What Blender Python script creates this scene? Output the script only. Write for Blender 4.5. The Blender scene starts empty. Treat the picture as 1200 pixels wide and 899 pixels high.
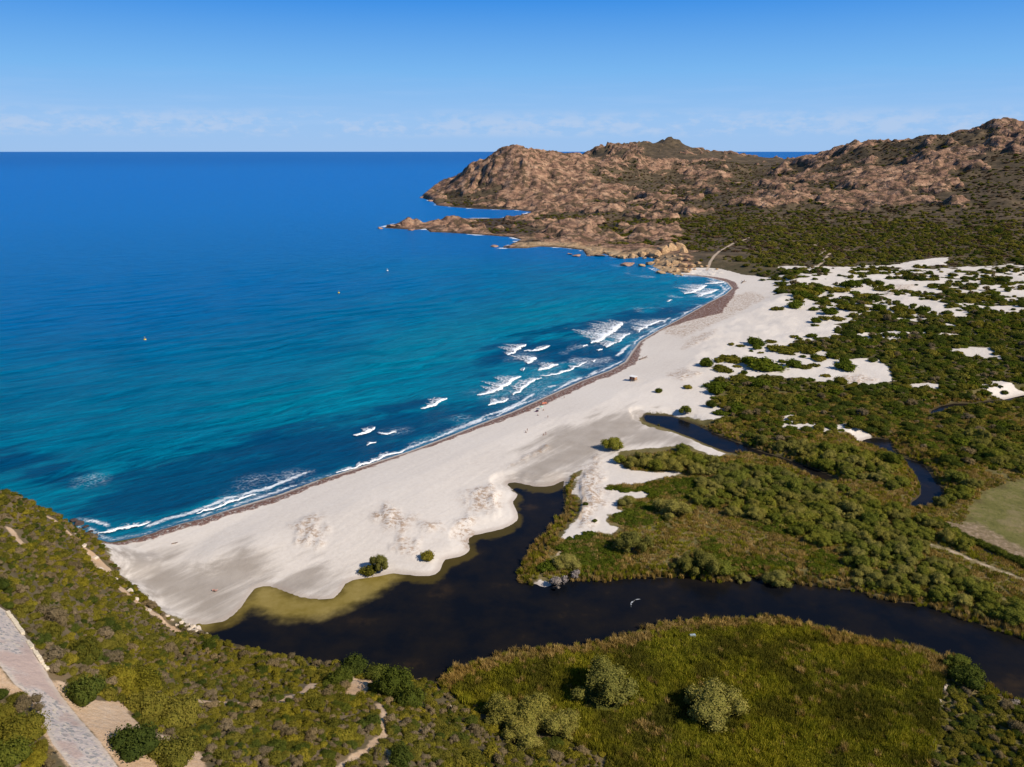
import bpy, bmesh, math, random
import numpy as np
from mathutils import Vector
rad = math.radians
scene = bpy.context.scene
COL = scene.collection

# ------------------------------------------------------------------ camera
F, PITCH, CAMZ = 913.0, rad(16.6), 150.0
cam_data = bpy.data.cameras.new('camera')
cam = bpy.data.objects.new('camera', cam_data)
COL.objects.link(cam)
cam.location = (0, 0, CAMZ)
cam.rotation_euler = (math.pi / 2 - PITCH, 0, 0)
cam_data.sensor_width = 36.0
cam_data.lens = 36.0 * F / 1200.0
cam_data.clip_start = 1.0
cam_data.clip_end = 300000.0
scene.camera = cam

# ------------------------------------------------------------------ light
SUN_AZ, SUN_EL = rad(118), rad(38)          # azimuth clockwise from +Y
sdir = Vector((math.sin(SUN_AZ) * math.cos(SUN_EL), math.cos(SUN_AZ) * math.cos(SUN_EL), math.sin(SUN_EL)))
sun_data = bpy.data.lights.new('sun', 'SUN')
sun_data.energy = 4.8
sun_data.angle = rad(0.53)
sun_data.color = (1.0, 0.92, 0.79)
sun = bpy.data.objects.new('sun', sun_data)
COL.objects.link(sun)
sun.location = (300, -300, 600)
sun.rotation_euler = (-sdir).to_track_quat('-Z', 'Y').to_euler()

world = bpy.data.worlds.new('World')
scene.world = world
world.use_nodes = True
scene.view_settings.view_transform = 'Standard'
scene.view_settings.look = 'None'
scene.view_settings.exposure = 0.12
scene.view_settings.gamma = 1.0
scene.cycles.max_bounces = 6
scene.cycles.transparent_max_bounces = 12
scene.cycles.diffuse_bounces = 2
scene.cycles.glossy_bounces = 2
scene.cycles.volume_bounces = 0

# ------------------------------------------------------------------ node helper
class NT:
    def __init__(self, tree):
        self.t = tree
        tree.nodes.clear()
    def n(self, typ, ins=None, **props):
        nd = self.t.nodes.new(typ)
        for k, v in props.items():
            setattr(nd, k, v)
        if ins:
            for k, v in ins.items():
                s = nd.inputs[k]
                if isinstance(v, bpy.types.NodeSocket):
                    self.t.links.new(v, s)
                else:
                    if isinstance(v, tuple) and len(v) == 3 and s.type == 'RGBA':
                        v = (*v, 1.0)
                    s.default_value = v
        return nd
    def attr(self, name):
        return self.n('ShaderNodeAttribute', attribute_name=name).outputs['Fac']
    def noise(self, vec, scale, detail=4.0, rough=0.55, dist=0.0, out='Fac'):
        return self.n('ShaderNodeTexNoise', {'Vector': vec, 'Scale': scale, 'Detail': detail, 'Roughness': rough,
                                             'Distortion': dist}).outputs[out]
    def m(self, op, a, b=0.0, c=0.0, clamp=False):
        nd = self.n('ShaderNodeMath', operation=op, use_clamp=clamp)
        for i, v in enumerate((a, b, c)):
            if isinstance(v, bpy.types.NodeSocket):
                self.t.links.new(v, nd.inputs[i])
            else:
                nd.inputs[i].default_value = v
        return nd.outputs[0]
    def ss(self, x, lo, hi, a=0.0, b=1.0):
        return self.n('ShaderNodeMapRange', {'Value': x, 'From Min': lo, 'From Max': hi, 'To Min': a, 'To Max': b},
                      interpolation_type='SMOOTHSTEP').outputs[0]
    def lin(self, x, lo, hi, a=0.0, b=1.0):
        return self.n('ShaderNodeMapRange', {'Value': x, 'From Min': lo, 'From Max': hi, 'To Min': a, 'To Max': b}).outputs[0]
    def mix(self, f, a, b, mode='MIX'):
        nd = self.n('ShaderNodeMix', data_type='RGBA', blend_type=mode, clamp_factor=True)
        for i, v in ((0, f), (6, a), (7, b)):
            s = nd.inputs[i]
            if isinstance(v, bpy.types.NodeSocket):
                self.t.links.new(v, s)
            else:
                s.default_value = (*v, 1.0) if isinstance(v, tuple) and len(v) == 3 else v
        return nd.outputs[2]
    def ramp(self, f, stops, interp='LINEAR'):
        nd = self.n('ShaderNodeValToRGB', {'Fac': f})
        cr = nd.color_ramp
        cr.interpolation = interp
        while len(cr.elements) < len(stops):
            cr.elements.new(0.5)
        for e, (p, c) in zip(cr.elements, stops):
            e.position = p
            e.color = (*c, 1.0) if len(c) == 3 else c
        return nd.outputs[0]
    def vmath(self, op, a, b):
        nd = self.n('ShaderNodeVectorMath', operation=op)
        for i, v in enumerate((a, b)):
            if isinstance(v, bpy.types.NodeSocket):
                self.t.links.new(v, nd.inputs[i])
            else:
                nd.inputs[i].default_value = v
        return nd.outputs[0]
    def pos(self):
        return self.n('ShaderNodeNewGeometry').outputs['Position']
    def orient(self, vec, deg, along, across):
        """coordinates turned so that x runs along a bearing, both axes in pattern lengths"""
        return self.n('ShaderNodeMapping', {'Vector': vec, 'Rotation': (0, 0, rad(deg)), 'Scale': (along, across, 1.0)}, vector_type='TEXTURE').outputs[0]
    def bump(self, h, strength, dist, normal=None):
        ins = {'Height': h, 'Strength': strength, 'Distance': dist}
        if normal is not None:
            ins['Normal'] = normal
        return self.n('ShaderNodeBump', ins).outputs[0]
    def surf(self, color, rough=0.9, spec=0.2, normal=None, **more):
        ins = {'Base Color': color, 'Roughness': rough, 'Specular IOR Level': spec}
        if normal is not None:
            ins['Normal'] = normal
        ins.update(more)
        return self.n('ShaderNodeBsdfPrincipled', ins).outputs[0]
    def out(self, sh, disp=None):
        o = self.n('ShaderNodeOutputMaterial', {'Surface': sh})
        return o

def material(name):
    m = bpy.data.materials.new(name)
    m.use_nodes = True
    return m, NT(m.node_tree)

# sky: Nishita plus a low bank of faint cumulus far out over the horizon
w = NT(world.node_tree)
sky = w.n('ShaderNodeTexSky', sky_type='NISHITA', sun_disc=False, sun_elevation=SUN_EL, sun_rotation=SUN_AZ,
          altitude=150.0, air_density=1.0, dust_density=0.25, ozone_density=3.2)
hs = w.n('ShaderNodeHueSaturation', {'Color': sky.outputs[0], 'Saturation': 1.12, 'Value': 1.0, 'Hue': 0.5})
gen = w.n('ShaderNodeTexCoord').outputs['Generated']
sep = w.n('ShaderNodeSeparateXYZ', {0: gen})
el = sep.outputs[2]
cvec = w.n('ShaderNodeMapping', {'Vector': gen, 'Scale': (1.0, 1.0, 2.6)}).outputs[0]
cn = w.noise(cvec, 36.0, 7.0, 0.62)
cn2 = w.noise(cvec, 5.0, 3.0, 0.5)
band = w.m('MULTIPLY', w.ss(el, 0.013, 0.024), w.ss(el, 0.032, 0.052, 1.0, 0.0))
cl = w.m('MULTIPLY', w.ss(w.m('ADD', cn, w.m('MULTIPLY', cn2, 0.35)), 0.58, 0.80), band)
streak = w.noise(w.n('ShaderNodeMapping', {'Vector': gen, 'Scale': (1.0, 1.0, 14.0)}).outputs[0], 9.0, 4.0, 0.5)
st = w.m('MULTIPLY', w.ss(streak, 0.45, 0.75), w.m('MULTIPLY', w.ss(el, 0.012, 0.03), w.ss(el, 0.03, 0.11, 1.0, 0.0)))
clear = w.ramp(w.lin(el, 0.0, 0.5), [(0., (3.8, 5.9, 9.1)), (.07, (3.5, 5.9, 9.4)), (.18, (2.1, 5.1, 9.4)), (.34, (.5, 3.0, 8.5)), (.7, (.4, 2.0, 6.4)), (1., (.4, 1.5, 4.8))])
skc = w.mix(w.ss(el, 0.25, 0.75, 1.0, 0.0), hs.outputs[0], clear)
skc = w.mix(w.m('MULTIPLY', cl, 0.48), skc, (5.8, 6.9, 8.9))
skc = w.mix(w.m('MULTIPLY', st, 0.15), skc, (5.2, 6.8, 9.6))
bg = w.n('ShaderNodeBackground', {'Color': skc, 'Strength': 0.085})
w.n('ShaderNodeOutputWorld', {'Surface': bg.outputs[0]})

# ------------------------------------------------------------------ tagging
def tag(o, label=None, cat=None, group=None, kind=None):
    if label: o['label'] = label
    if cat: o['category'] = cat
    if group: o['group'] = group
    if kind: o['kind'] = kind
    return o
def link(name, me, mat=None, parent=None, loc=None, rot=None, scale=None):
    o = bpy.data.objects.new(name, me)
    COL.objects.link(o)
    if mat is not None and me is not None and len(me.materials) == 0:
        me.materials.append(mat)
    if parent is not None: o.parent = parent
    if loc is not None: o.location = loc
    if rot is not None: o.rotation_euler = rot
    if scale is not None: o.scale = scale if hasattr(scale, '__len__') else (scale,) * 3
    return o

# ------------------------------------------------------------------ numpy noise
def _h(ix, iy, seed):
    h = (ix.astype(np.int64) * 374761393 + iy.astype(np.int64) * 668265263 + seed * 1442695041) & 0xffffffff
    h = ((h ^ (h >> 13)) * 1274126177) & 0xffffffff
    return (h ^ (h >> 16)) & 0xffffffff
def gnoise(x, y, seed=0):
    xi, yi = np.floor(x), np.floor(y)
    xf, yf = x - xi, y - yi
    xi, yi = xi.astype(np.int64), yi.astype(np.int64)
    u = xf * xf * xf * (xf * (xf * 6 - 15) + 10)
    v = yf * yf * yf * (yf * (yf * 6 - 15) + 10)
    def g(dx, dy):
        a = _h(xi + dx, yi + dy, seed) * (2 * np.pi / 4294967296.0)
        return np.cos(a) * (xf - dx) + np.sin(a) * (yf - dy)
    a, b, c, d = g(0, 0), g(1, 0), g(0, 1), g(1, 1)
    return (a + u * (b - a) + v * (c - a) + u * v * (a - b - c + d)) * 1.5
def fbm(x, y, scale, octv=4, seed=0, gain=0.5):
    r, amp, tot = 0.0, 1.0, 0.0
    for o in range(octv):
        k = 2.03 ** o / scale
        r = r + amp * gnoise(x * k + 17.3 * o, y * k - 9.1 * o, seed + o)
        tot += amp
        amp *= gain
    return r / tot
def worley(x, y, scale, seed=0):
    x, y = x / scale, y / scale
    xi, yi = np.floor(x).astype(np.int64), np.floor(y).astype(np.int64)
    best = np.full(x.shape, 9.0)
    for dx in (-1, 0, 1):
        for dy in (-1, 0, 1):
            h = _h(xi + dx, yi + dy, seed)
            px = xi + dx + (h & 0xffff) / 65536.0
            py = yi + dy + ((h >> 16) & 0xffff) / 65536.0
            best = np.minimum(best, (x - px) ** 2 + (y - py) ** 2)
    return np.sqrt(best)
def sstep(x, lo, hi):
    t = np.clip((x - lo) / (hi - lo), 0, 1)
    return t * t * (3 - 2 * t)
# ------------------------------------------------------------------ survey: sight lines from the camera to the ground
CP, SP = math.cos(PITCH), math.sin(PITCH)
def ray(u, v):
    cx, cy = (np.asarray(u, float) - 600) / F, (449.5 - np.asarray(v, float)) / F
    return cx, CP + cy * SP, cy * CP - SP
def G(u, v, z=0.0):
    dx, dy, dz = ray(u, v)
    t = (z - CAMZ) / dz
    return np.array([dx * t, dy * t])
def GY(u, v, Y):
    dx, dy, dz = ray(u, v)
    t = Y / dy
    return (dx * t, Y, CAMZ + dz * t)
def PX(x, y, z):
    yy, zz = np.asarray(y, float), np.asarray(z, float) - CAMZ
    d = yy * CP - zz * SP
    return 600 + F * np.asarray(x, float) / d, 449.5 - F * (yy * SP + zz * CP) / d

# control heights: (u, v, height) or with forward distance
CPZ = [(560,640,1.6),(700,600,2.5),(800,580,2.0),(900,600,2),(1000,650,2),(1100,650,2.2),(1200,650,2.5),(1200,720,2),(1050,790,1.5),
 (900,760,1.2),(700,770,1.2),(900,850,1.2),(1000,899,1.6),(1200,899,5),(1160,850,2.2),(800,899,1.6),(720,850,1.5),(620,795,1.2),(1350,700,3),(1350,850,6),
 (250,650,2.0),(300,640,2.5),(400,600,3),(500,580,3),(600,535,2.5),(700,480,3),(800,430,4),(850,370,4),(900,340,6),(760,505,1.5),(850,475,3),
 (950,440,4),(1000,390,5),(1100,430,5),(1200,420,6),(1200,350,9),(1050,340,7),(1000,520,3),(1200,500,4),(1200,570,3),(1400,480,8),
 (880,320,8),(960,318,10),(170,660,1.6),(480,620,3.0),(540,600,2.6),(660,540,1.8),
 # foreground hill
 (112,632,1.0),(150,680,1.5),(185,712,1.5),(240,745,1.2),(300,760,1.2),(400,778,1.2),(450,788,1.2),(515,800,1.2),(545,828,1.6),(600,850,2.5),(660,870,2.6),(715,899,3),
 (85,613,3),(100,650,11),(60,640,30),(60,603,22),(30,590,35),(0,578,46),(0,650,55),(100,700,30),(150,740,18),(220,790,15),(300,800,12),(400,810,8),
 (500,815,4),(550,850,6),(500,850,12),(400,850,20),(300,850,27),(200,850,36),(100,800,46),(0,730,56),(50,770,53),(0,800,57),(0,899,59),(100,899,52.5),
 (140,860,48),(80,840,51),(200,899,44),(300,899,36),(400,899,27),(500,899,18),(600,899,9),(660,899,5),(100,760,40),(60,720,46),(200,760,9),(190,735,6)]
CPY = [  # (u, v, forward distance)
 (850,318,935),(830,300,1090),(800,308,1060),(775,300,1150),(760,296,1180),(700,292,1240),(900,300,1090),(1000,300,1100),(1100,300,1080),(1200,300,1060),(1350,300,1050),
 (700,270,1500),(660,272,1480),(600,265,1640),(550,262,1720),(500,265,1640),(640,258,1720),(800,262,1540),(860,262,1480),(930,268,1420),(1000,268,1400),(1100,266,1380),(1200,262,1380),(1350,255,1350),
 (720,250,1850),(780,240,1950),(830,238,1980),(880,240,1900),(660,244,2130),(600,243,2190),(540,238,2330),
 (520,228,2560),(560,222,2520),(620,222,2450),(690,226,2350),(740,222,2400),(810,214,2600),(850,220,2350),(900,228,2050),(930,240,1850),
 (528,217,2760),(547,195,2760),(568,192,2740),(587,180,2720),(603,172.5,2700),(616,176,2700),(625,182,2700),(650,181,2760),(680,184,2760),(580,200,2600),(612,195,2560),(650,202,2580),(700,200,2620),(600,210,2530),
 (741,179,2950),(728,186,2960),(760,192,2850),(784,193,2950),(821,191,2950),(838,186,2950),(862,190,2900),(886,201,2800),(840,200,2720),(790,204,2750),(900,214,2400),
 (690,181,4000),(697,176,4050),(715,169,4100),(730,172,4100),(745,164,4150),(767,168,4200),(788.5,160,4250),(801,168,4250),(812,175.5,4250),(836,177,4200),(864,180,4200),(897,183,4200),(927,186,4100),
 (830,186,3500),(880,188,3500),(760,178,3700),(920,194,3100),(930,205,2600),
 (941,183,2800),(967,179,2750),(990,172,2700),(1013,165,2650),(1023,164.6,2650),(1035,167,2650),(1051,163,2600),(1065,164.6,2600),(1088,155,2550),(1105,158.5,2550),(1126,154,2500),
 (1142,155,2500),(1158,148,2450),(1175,143.3,2450),(1199,145,2450),(1260,140,2400),(1350,138,2400),
 (960,205,2350),(1000,195,2350),(1040,190,2350),(1080,180,2300),(1130,175,2250),(1180,170,2200),(950,222,2150),(1000,215,2120),(1050,212,2080),(1095,196,2120),(1110,205,2020),(1120,218,1900),(1180,200,1950),(1250,190,1950),
 (960,240,1800),(1020,238,1780),(1080,235,1760),(1140,232,1720),(1200,225,1700),(960,256,1600),(1060,252,1600),(1142,246,1600),(1200,244,1580),(1350,235,1550)]
CPW = [(-200,262,25),(-230,235,42),(-260,200,55),(-320,140,66),(-250,60,66),(-150,40,64),(-60,50,48),(20,60,32),(80,90,10),(180,80,4),(350,110,8),(-420,260,45),(-300,235,42),
 (-240,270,18),(500,250,12),(800,300,30),(900,600,30),(1200,1000,60),(1800,1500,160),(2200,2500,260),(-100,3200,50),(300,3600,60),(900,5000,60),(1800,5000,80),(3000,4500,200),(200,4600,30),
 (0,3000,110),(700,5300,30),(1500,3300,150),(1900,3300,170)]
pts = []
for u, v, z in CPZ:
    g = G(u, v, z); pts.append((g[0], g[1], z))
for u, v, Y in CPY:
    pts.append(GY(u, v, Y))
pts += [tuple(map(float, p)) for p in CPW]
pts = np.array(pts)
def lp(x, y):
    return np.arctan2(x, y) * 1.0, np.log(np.hypot(x, y)) * 0.75
_pa, _pl = lp(pts[:, 0], pts[:, 1])
def _kern(r2):
    return -np.sqrt(r2 + 0.005 ** 2)
_n = len(pts)
_A = np.zeros((_n + 3, _n + 3))
_A[:_n, :_n] = _kern((_pa[:, None] - _pa) ** 2 + (_pl[:, None] - _pl) ** 2) - np.eye(_n) * 0.0001
_A[:_n, _n:] = np.stack([np.ones(_n), _pa, _pl], 1)
_A[_n:, :_n] = _A[:_n, _n:].T
_w = np.linalg.solve(_A, np.concatenate([pts[:, 2], np.zeros(3)]))
def H0(x, y):
    x, y = np.asarray(x, float), np.asarray(y, float)
    a, l = lp(x, y)
    sh = a.shape
    a, l = a.ravel(), l.ravel()
    r = _w[_n] + _w[_n + 1] * a + _w[_n + 2] * l
    for i in range(_n):
        r += _w[i] * _kern((a - _pa[i]) ** 2 + (l - _pl[i]) ** 2)
    return r.reshape(sh)
def hit(u, v, hmax=300.0):
    """where the sight line through (u, v) meets the bare ground"""
    dx, dy, dz = ray(u, v)
    ys = np.exp(np.linspace(math.log(60), math.log(5200), 700))
    t = ys / dy
    below = (CAMZ + dz * t) < np.maximum(H0(dx * t, ys), 0.0)
    i = int(np.argmax(below)) if below.any() else len(ys) - 1
    lo, hi = t[max(i - 1, 0)], t[i]
    for _ in range(14):
        mid = 0.5 * (lo + hi)
        if CAMZ + dz * mid < max(float(H0(dx * mid, dy * mid)), 0.0): hi = mid
        else: lo = mid
    return np.array([dx * hi, dy * hi])

# ------------------------------------------------------------------ plan outlines
def dens(poly, n=3):
    """Catmull-Rom smoothing of a closed outline"""
    p = np.array(poly, float)
    a, b, c, d = np.roll(p, 1, 0), p, np.roll(p, -1, 0), np.roll(p, -2, 0)
    out = []
    for k in range(n):
        t = k / n
        out.append(0.5 * (2 * b + (c - a) * t + (2 * a - 5 * b + 4 * c - d) * t * t + (3 * b - a - 3 * c + d) * t ** 3))
    return np.stack(out, 1).reshape(-1, 2)
def gpoly(px, z=1.0, smooth=0):
    p = np.array([G(u, v, z) for u, v in px])
    return dens(p, smooth) if smooth else p
def hpoly(px):
    return np.array([hit(u, v) for u, v in px])
def segdist(x, y, A, B):
    best = np.full(x.shape, 1e18)
    for (ax, ay), (bx, by) in zip(A, B):
        ex, ey = bx - ax, by - ay
        t = np.clip(((x - ax) * ex + (y - ay) * ey) / (ex * ex + ey * ey + 1e-12), 0, 1)
        best = np.minimum(best, (x - ax - t * ex) ** 2 + (y - ay - t * ey) ** 2)
    return np.sqrt(best)
def sdf(poly, x, y, reach=60.0):
    """signed distance to an outline, positive inside, clamped to +-reach"""
    x, y = np.asarray(x, float), np.asarray(y, float)
    out = np.full(x.shape, -reach)
    (x0, y0), (x1, y1) = poly.min(0) - reach, poly.max(0) + reach
    s = (x > x0) & (x < x1) & (y > y0) & (y < y1)
    if not s.any(): return out
    xs, ys = x[s], y[s]
    A, B = poly, np.roll(poly, -1, 0)
    inside = np.zeros(xs.shape, bool)
    for (ax, ay), (bx, by) in zip(A, B):
        if ay == by: continue
        c = ((ay > ys) != (by > ys)) & (xs < (bx - ax) * (ys - ay) / (by - ay) + ax)
        inside ^= c
    d = np.minimum(segdist(xs, ys, A, B), reach)
    out[s] = np.where(inside, d, -d)
    return out
def union(polys, x, y, reach=60.0):
    r = np.full(np.shape(x), -reach)
    for p in polys: r = np.maximum(r, sdf(p, x, y, reach))
    return r
def linedist(line, x, y, reach=40.0):
    x, y = np.asarray(x, float), np.asarray(y, float)
    out = np.full(x.shape, reach)
    (x0, y0), (x1, y1) = line.min(0) - reach, line.max(0) + reach
    s = (x > x0) & (x < x1) & (y > y0) & (y < y1)
    if s.any(): out[s] = np.minimum(segdist(x[s], y[s], line[:-1], line[1:]), reach)
    return out

COAST_PX = [(98,622),(112,632),(130,636),(165,629),(200,617),(235,608),(270,597),(300,588),(330,579),(375,562),(405,553),(430,545),(480,529),(520,514),(560,498),(600,483),(640,465),
 (680,447),(715,434),(733,424),(741,412),(750,400),(770,388),(800,372),(830,355),(850,345),(858,338),(852,331),(835,326),(815,323),(795,322),(780,319),(765,312),(772,305),(758,300),(735,303),(719,302),
 (708,297),(700,300),(688,300),(683,293),(656,290),(632,289),(616,291),(594,291),(600,286),(611,281),(600,278),(587,277),(560,275),(528,273),(504,272),(499,268),(486,269.5),(470,268.5),(451,267.5),(453,263.5),(480,261.5),(493,263),
 (501,261),(517,259),(541,256),(584,256),(611,252.5),(623,248.5),(605,246.2),(592,246),(560,245),(533,243),(512,241),(507,236),(493,231.5),(507,225.5)]
coast_w = [G(u, v, 0) for u, v in COAST_PX]
coast_vis = np.array(coast_w)
COAST = np.array([(-900,-800),(-900,60),(-600,215),(-400,275),(-300,272),(-250,280),(-215,288),(-196,296)] + [tuple(p) for p in coast_w] +
                 [(-225,3180),(-60,3500),(120,4000),(250,4700),(700,5500),(1500,5800),(6000,5800),(7000,2000),(7000,-800)], float)
LAGOON_PX = [(225,728),(229,731),(261,729),(283,711),(299,689),(321,688),(353,700),(391,701),(404,685),(417,679),(444,675),(460,672),(473,673),(503,675),(516,668),(521,656),(540,652),(551,644),(549,633),
 (556,627),(588,620),(607,609),(604,596),(601,588),(607,579),(594,568),(604,565),(627,570),(648,569),(661,563),(659,575),(661,588),(657,604),(643,623),(629,639),(616,657),(608,680),(627,684),(640,688),(664,680),
 (712,681),(728,677),(773,677),(808,676),(832,681),(867,680),(880,676),(896,679),(923,682),(968,688),(1011,693),(1024,700),(1067,707),(1101,715),(1133,727),(1173,740),(1200,749),(1260,775),(1340,800),
 (1340,880),(1260,850),(1200,825),(1179,816),(1165,809),(1136,786),(1115,769),(1106,784),(1099,769),(1067,760),(1013,750),(960,737),(912,724),(880,726),(847,728),(799,729),(767,734),(727,748),(673,758),(633,762),
 (580,768),(529,784),(513,798),(450,790),(400,779),(300,761),(245,744)]
CHAN_PX = [(753,486),(787,488),(813,497),(840,509),(867,520),(894,530),(915,536),(949,548),(970,556),(982,563),(974,566),(958,562),(933,549),(907,538),(880,531),(853,530),(829,521),(811,513),(787,504),(757,494)]
LOOP_PX = [(1013,520),(1011,516),(1026,513),(1043,517),(1046,527),(1061,537),(1083,545),(1095,564),(1105,572),(1102,582),(1087,593),(1070,594),(1068,589),(1079,580),(1077,564),(1069,551),(1056,537),(1037,528)]
UPPER_PX = [(1089,487),(1092,481),(1103,476),(1118,473),(1140,473),(1160,470),(1178,468),(1200,463),(1260,458),(1260,461),(1200,468),(1178,472),(1160,475),(1140,477),(1118,478),(1106,481),(1098,488)]
LAGOON, CHAN, UPPER = gpoly(LAGOON_PX, .3, 2), gpoly(CHAN_PX, .3), gpoly(UPPER_PX, .3)
LOOP = gpoly(LOOP_PX, .3, 2)
WATERS = [LAGOON, CHAN, LOOP, UPPER]
SAND_PX = [[(115,630),(130,634),(200,612),(270,590),(330,573),(430,538),(520,507),(600,476),(680,440),(725,425),(735,410),(750,392),(800,364),(840,345),(850,336),(835,330),(815,327),(800,322),(800,318),(815,315),(845,317),(871,323),
  (897,327),(913,336),(915,347),(950,350),(960,362),(985,361),(1011,375),(985,385),(983,396),(955,402),(925,408),(925,412),(971,415),(965,424),(1000,425),(1032,424),(1046,450),(1015,455),(985,452),(953,450),(920,446),
  (905,443),(890,447),(870,446),(835,449),(845,456),(838,464),(832,472),(845,480),(850,487),(838,493),(815,490),(787,484),(760,481),(750,486),(755,497),(787,506),(811,514),(829,522),(850,531),(835,534),(812,524),
  (800,521),(770,524),(740,527),(722,532),(728,545),(739,551),(760,553),(787,552),(800,555),(771,560),(752,567),(715,567),(713,572),(725,575),(749,577),(760,577),(763,583),(733,583),(725,588),(721,596),(739,603),
  (715,604),(712,612),(725,620),(717,625),(704,625),(685,625),(680,632),(659,629),(667,617),(680,604),(683,588),(672,577),(675,564),(684,550),(672,556),(661,566),(648,571),(627,572),(604,567),(596,569),(609,579),(603,588),
  (606,596),(609,609),(588,622),(557,629),(551,634),(553,645),(541,654),(523,657),(518,669),(503,677),(460,674),(444,677),(417,681),(406,686),(392,703),(353,702),(321,690),(300,691),(285,711),(263,731),(229,733),(210,724),
  (185,712),(150,682),(128,652)],
 [(967,322),(1002,324),(1025,331),(1051,333),(1123,338),(1083,345),(1040,352),(1013,350),(985,356),(957,352),(950,345)],
 [(1000,359),(1060,358),(1111,359),(1144,378),(1110,377),(1080,383),(1060,380),(1025,371)],
 [(1150,347),(1179,344),(1192,359),(1179,366),(1163,354)], [(1165,336),(1200,333),(1240,335),(1200,340),(1175,340)],
 [(1004,398),(1030,394),(1062,394),(1053,402),(1040,405)], [(1112,417),(1150,414),(1182,420),(1170,427),(1140,424)],
 [(1140,457),(1170,452),(1200,458),(1230,457),(1230,466),(1190,466),(1165,463)],
 [(896,500),(915,503),(921,485),(933,493),(925,500),(952,498),(968,504),(987,499),(1021,508),(1008,516),(997,509),(968,508),(933,505)],
 [(1040,318),(1075,312),(1110,310),(1100,318),(1060,322)], [(633,676),(655,682),(668,680),(672,686),(640,689),(628,684)], [(1060,455),(1085,453),(1110,458),(1085,460)]]
SAND = [gpoly(p, 2.0, 2) for p in SAND_PX]
WET_PX = [[(130,650),(160,640),(200,645),(225,665),(258,655),(280,640),(310,650),(330,668),(360,660),(395,668),(440,676),(404,692),(392,704),(350,704),(320,692),(298,692),(282,714),(262,732),(225,733),(185,712),(150,682)],
 [(748,481),(690,492),(650,510),(615,535),(600,550),(606,570),(650,572),(690,545),(720,528),(740,520),(800,522),(816,514),(760,497)]]
WET = [gpoly(p, 1.5) for p in WET_PX]
ROAD = hpoly([(-60,690),(-20,700),(9,717),(34,752),(61,799),(88,836),(128,884),(150,915),(190,960),(120,960),(83,899),(61,871),(40,820),(16,801),(0,780),(-60,740)])
DIRT = hpoly([(58,797),(75,799),(82,813),(118,822),(157,823),(150,836),(170,855),(208,865),(238,885),(245,920),(150,915),(128,884),(88,836)])
SHOULDER = hpoly([(-60,745),(0,782),(14,800),(40,818),(61,869),(83,897),(79,899),(57,872),(37,824),(14,816),(-5,806),(-60,780)])
PATHS = [(hpoly(p), wd) for p, wd in [
 ([(225,818),(237,821),(270,823),(300,825),(324,829),(340,819),(361,812),(366,804),(382,804)], 1.25),
 ([(398,790),(412,794),(420,803),(416,816)], 2.7), ([(428,797),(416,800),(407,792)], 2.8),
 ([(443,826),(450,838),(446,850),(449,860),(437,868),(433,877),(412,889),(395,902)], .8), ([(433,876),(446,878),(458,882),(455,899)], 0.55),
 ([(88,632),(66,612),(50,604)], 1.2), ([(12,620),(22,634),(28,640)], 1.0), ([(105,648),(118,668),(108,652),(130,672)], 2.2), ([(140,688),(152,700),(175,716),(205,735)], 1.6)]]
FARPATH = [(gpoly(p, 6), wd) for p, wd in [([(952,290),(968,297),(960,302),(945,304)], 1.8), ([(972,300),(962,312),(955,318)], 1.8), ([(880,283),(860,288),(843,297),(834,307),(828,314)], 2.0),
 ([(1070,622),(1090,628),(1115,635),(1130,641),(1165,655),(1200,668),(1260,695)], 1.1), ([(1195,692),(1175,693),(1160,690)], .8), ([(683,562),(684,575),(682,590),(680,600)], .8), ([(660,632),(652,641),(645,650)], .8)]]
MARSH = gpoly([(513,797),(529,784),(580,768),(633,762),(673,758),(727,748),(767,734),(799,729),(847,728),(880,726),(912,724),(960,737),(1013,750),(1067,760),(1099,769),(1106,784),(1102,820),(1090,899),(1085,960),
 (740,960),(715,892),(690,882),(660,870),(600,850),(545,828)], 1.3)
HILL = hpoly([(-250,560),(-100,565),(0,577),(60,602),(85,613),(112,632),(130,655),(150,682),(185,714),(240,747),(300,762),(400,779),(450,789),(513,799),(545,828),(600,850),(660,870),(690,882),(715,893),(740,960),
 (600,1100),(300,1100),(-250,1100)])
HILL[0], HILL[1], HILL[2] = (-420, 262), (-260, 268), (-198, 292)
HILL[-4:] = [(60, 60), (60, -40), (-300, -40), (-450, -40)]
MEADOW = gpoly([(1120,625),(1137,597),(1152,577),(1200,562),(1300,552),(1400,640),(1300,690),(1200,652),(1165,632),(1140,618)], 2)
BARE = gpoly([(1095,612),(1120,612),(1145,612),(1200,642),(1260,672),(1240,690),(1190,665),(1140,645),(1105,628)], 2)
ROCKY_DUNE = [gpoly(p, 3) for p in [[(434,605),(450,590),(475,600),(490,615),(470,622),(450,618)], [(545,575),(575,565),(590,585),(575,600),(555,600),(545,590)], [(530,610),(550,602),(560,622),(545,632),(530,625)],
 [(460,640),(472,628),(492,632),(486,642),(468,646)], [(480,612),(510,612),(520,622),(500,625)], [(700,530),(685,545),(675,570),(690,600),(710,590),(705,555)], [(670,600),(690,590),(700,612),(680,615)],
 [(345,612),(370,600),(385,625),(372,640),(352,632)], [(800,400),(840,385),(830,398),(800,410)], [(780,440),(800,432),(825,440),(800,447)], [(750,375),(800,355),(880,340),(900,350),(860,370),(800,395)],
 [(640,520),(600,545)] + [(640,525)], [(1040,340),(1075,338),(1060,347),(1035,352)], [(980,445),(1010,440),(1030,447),(1000,453)]]]

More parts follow.
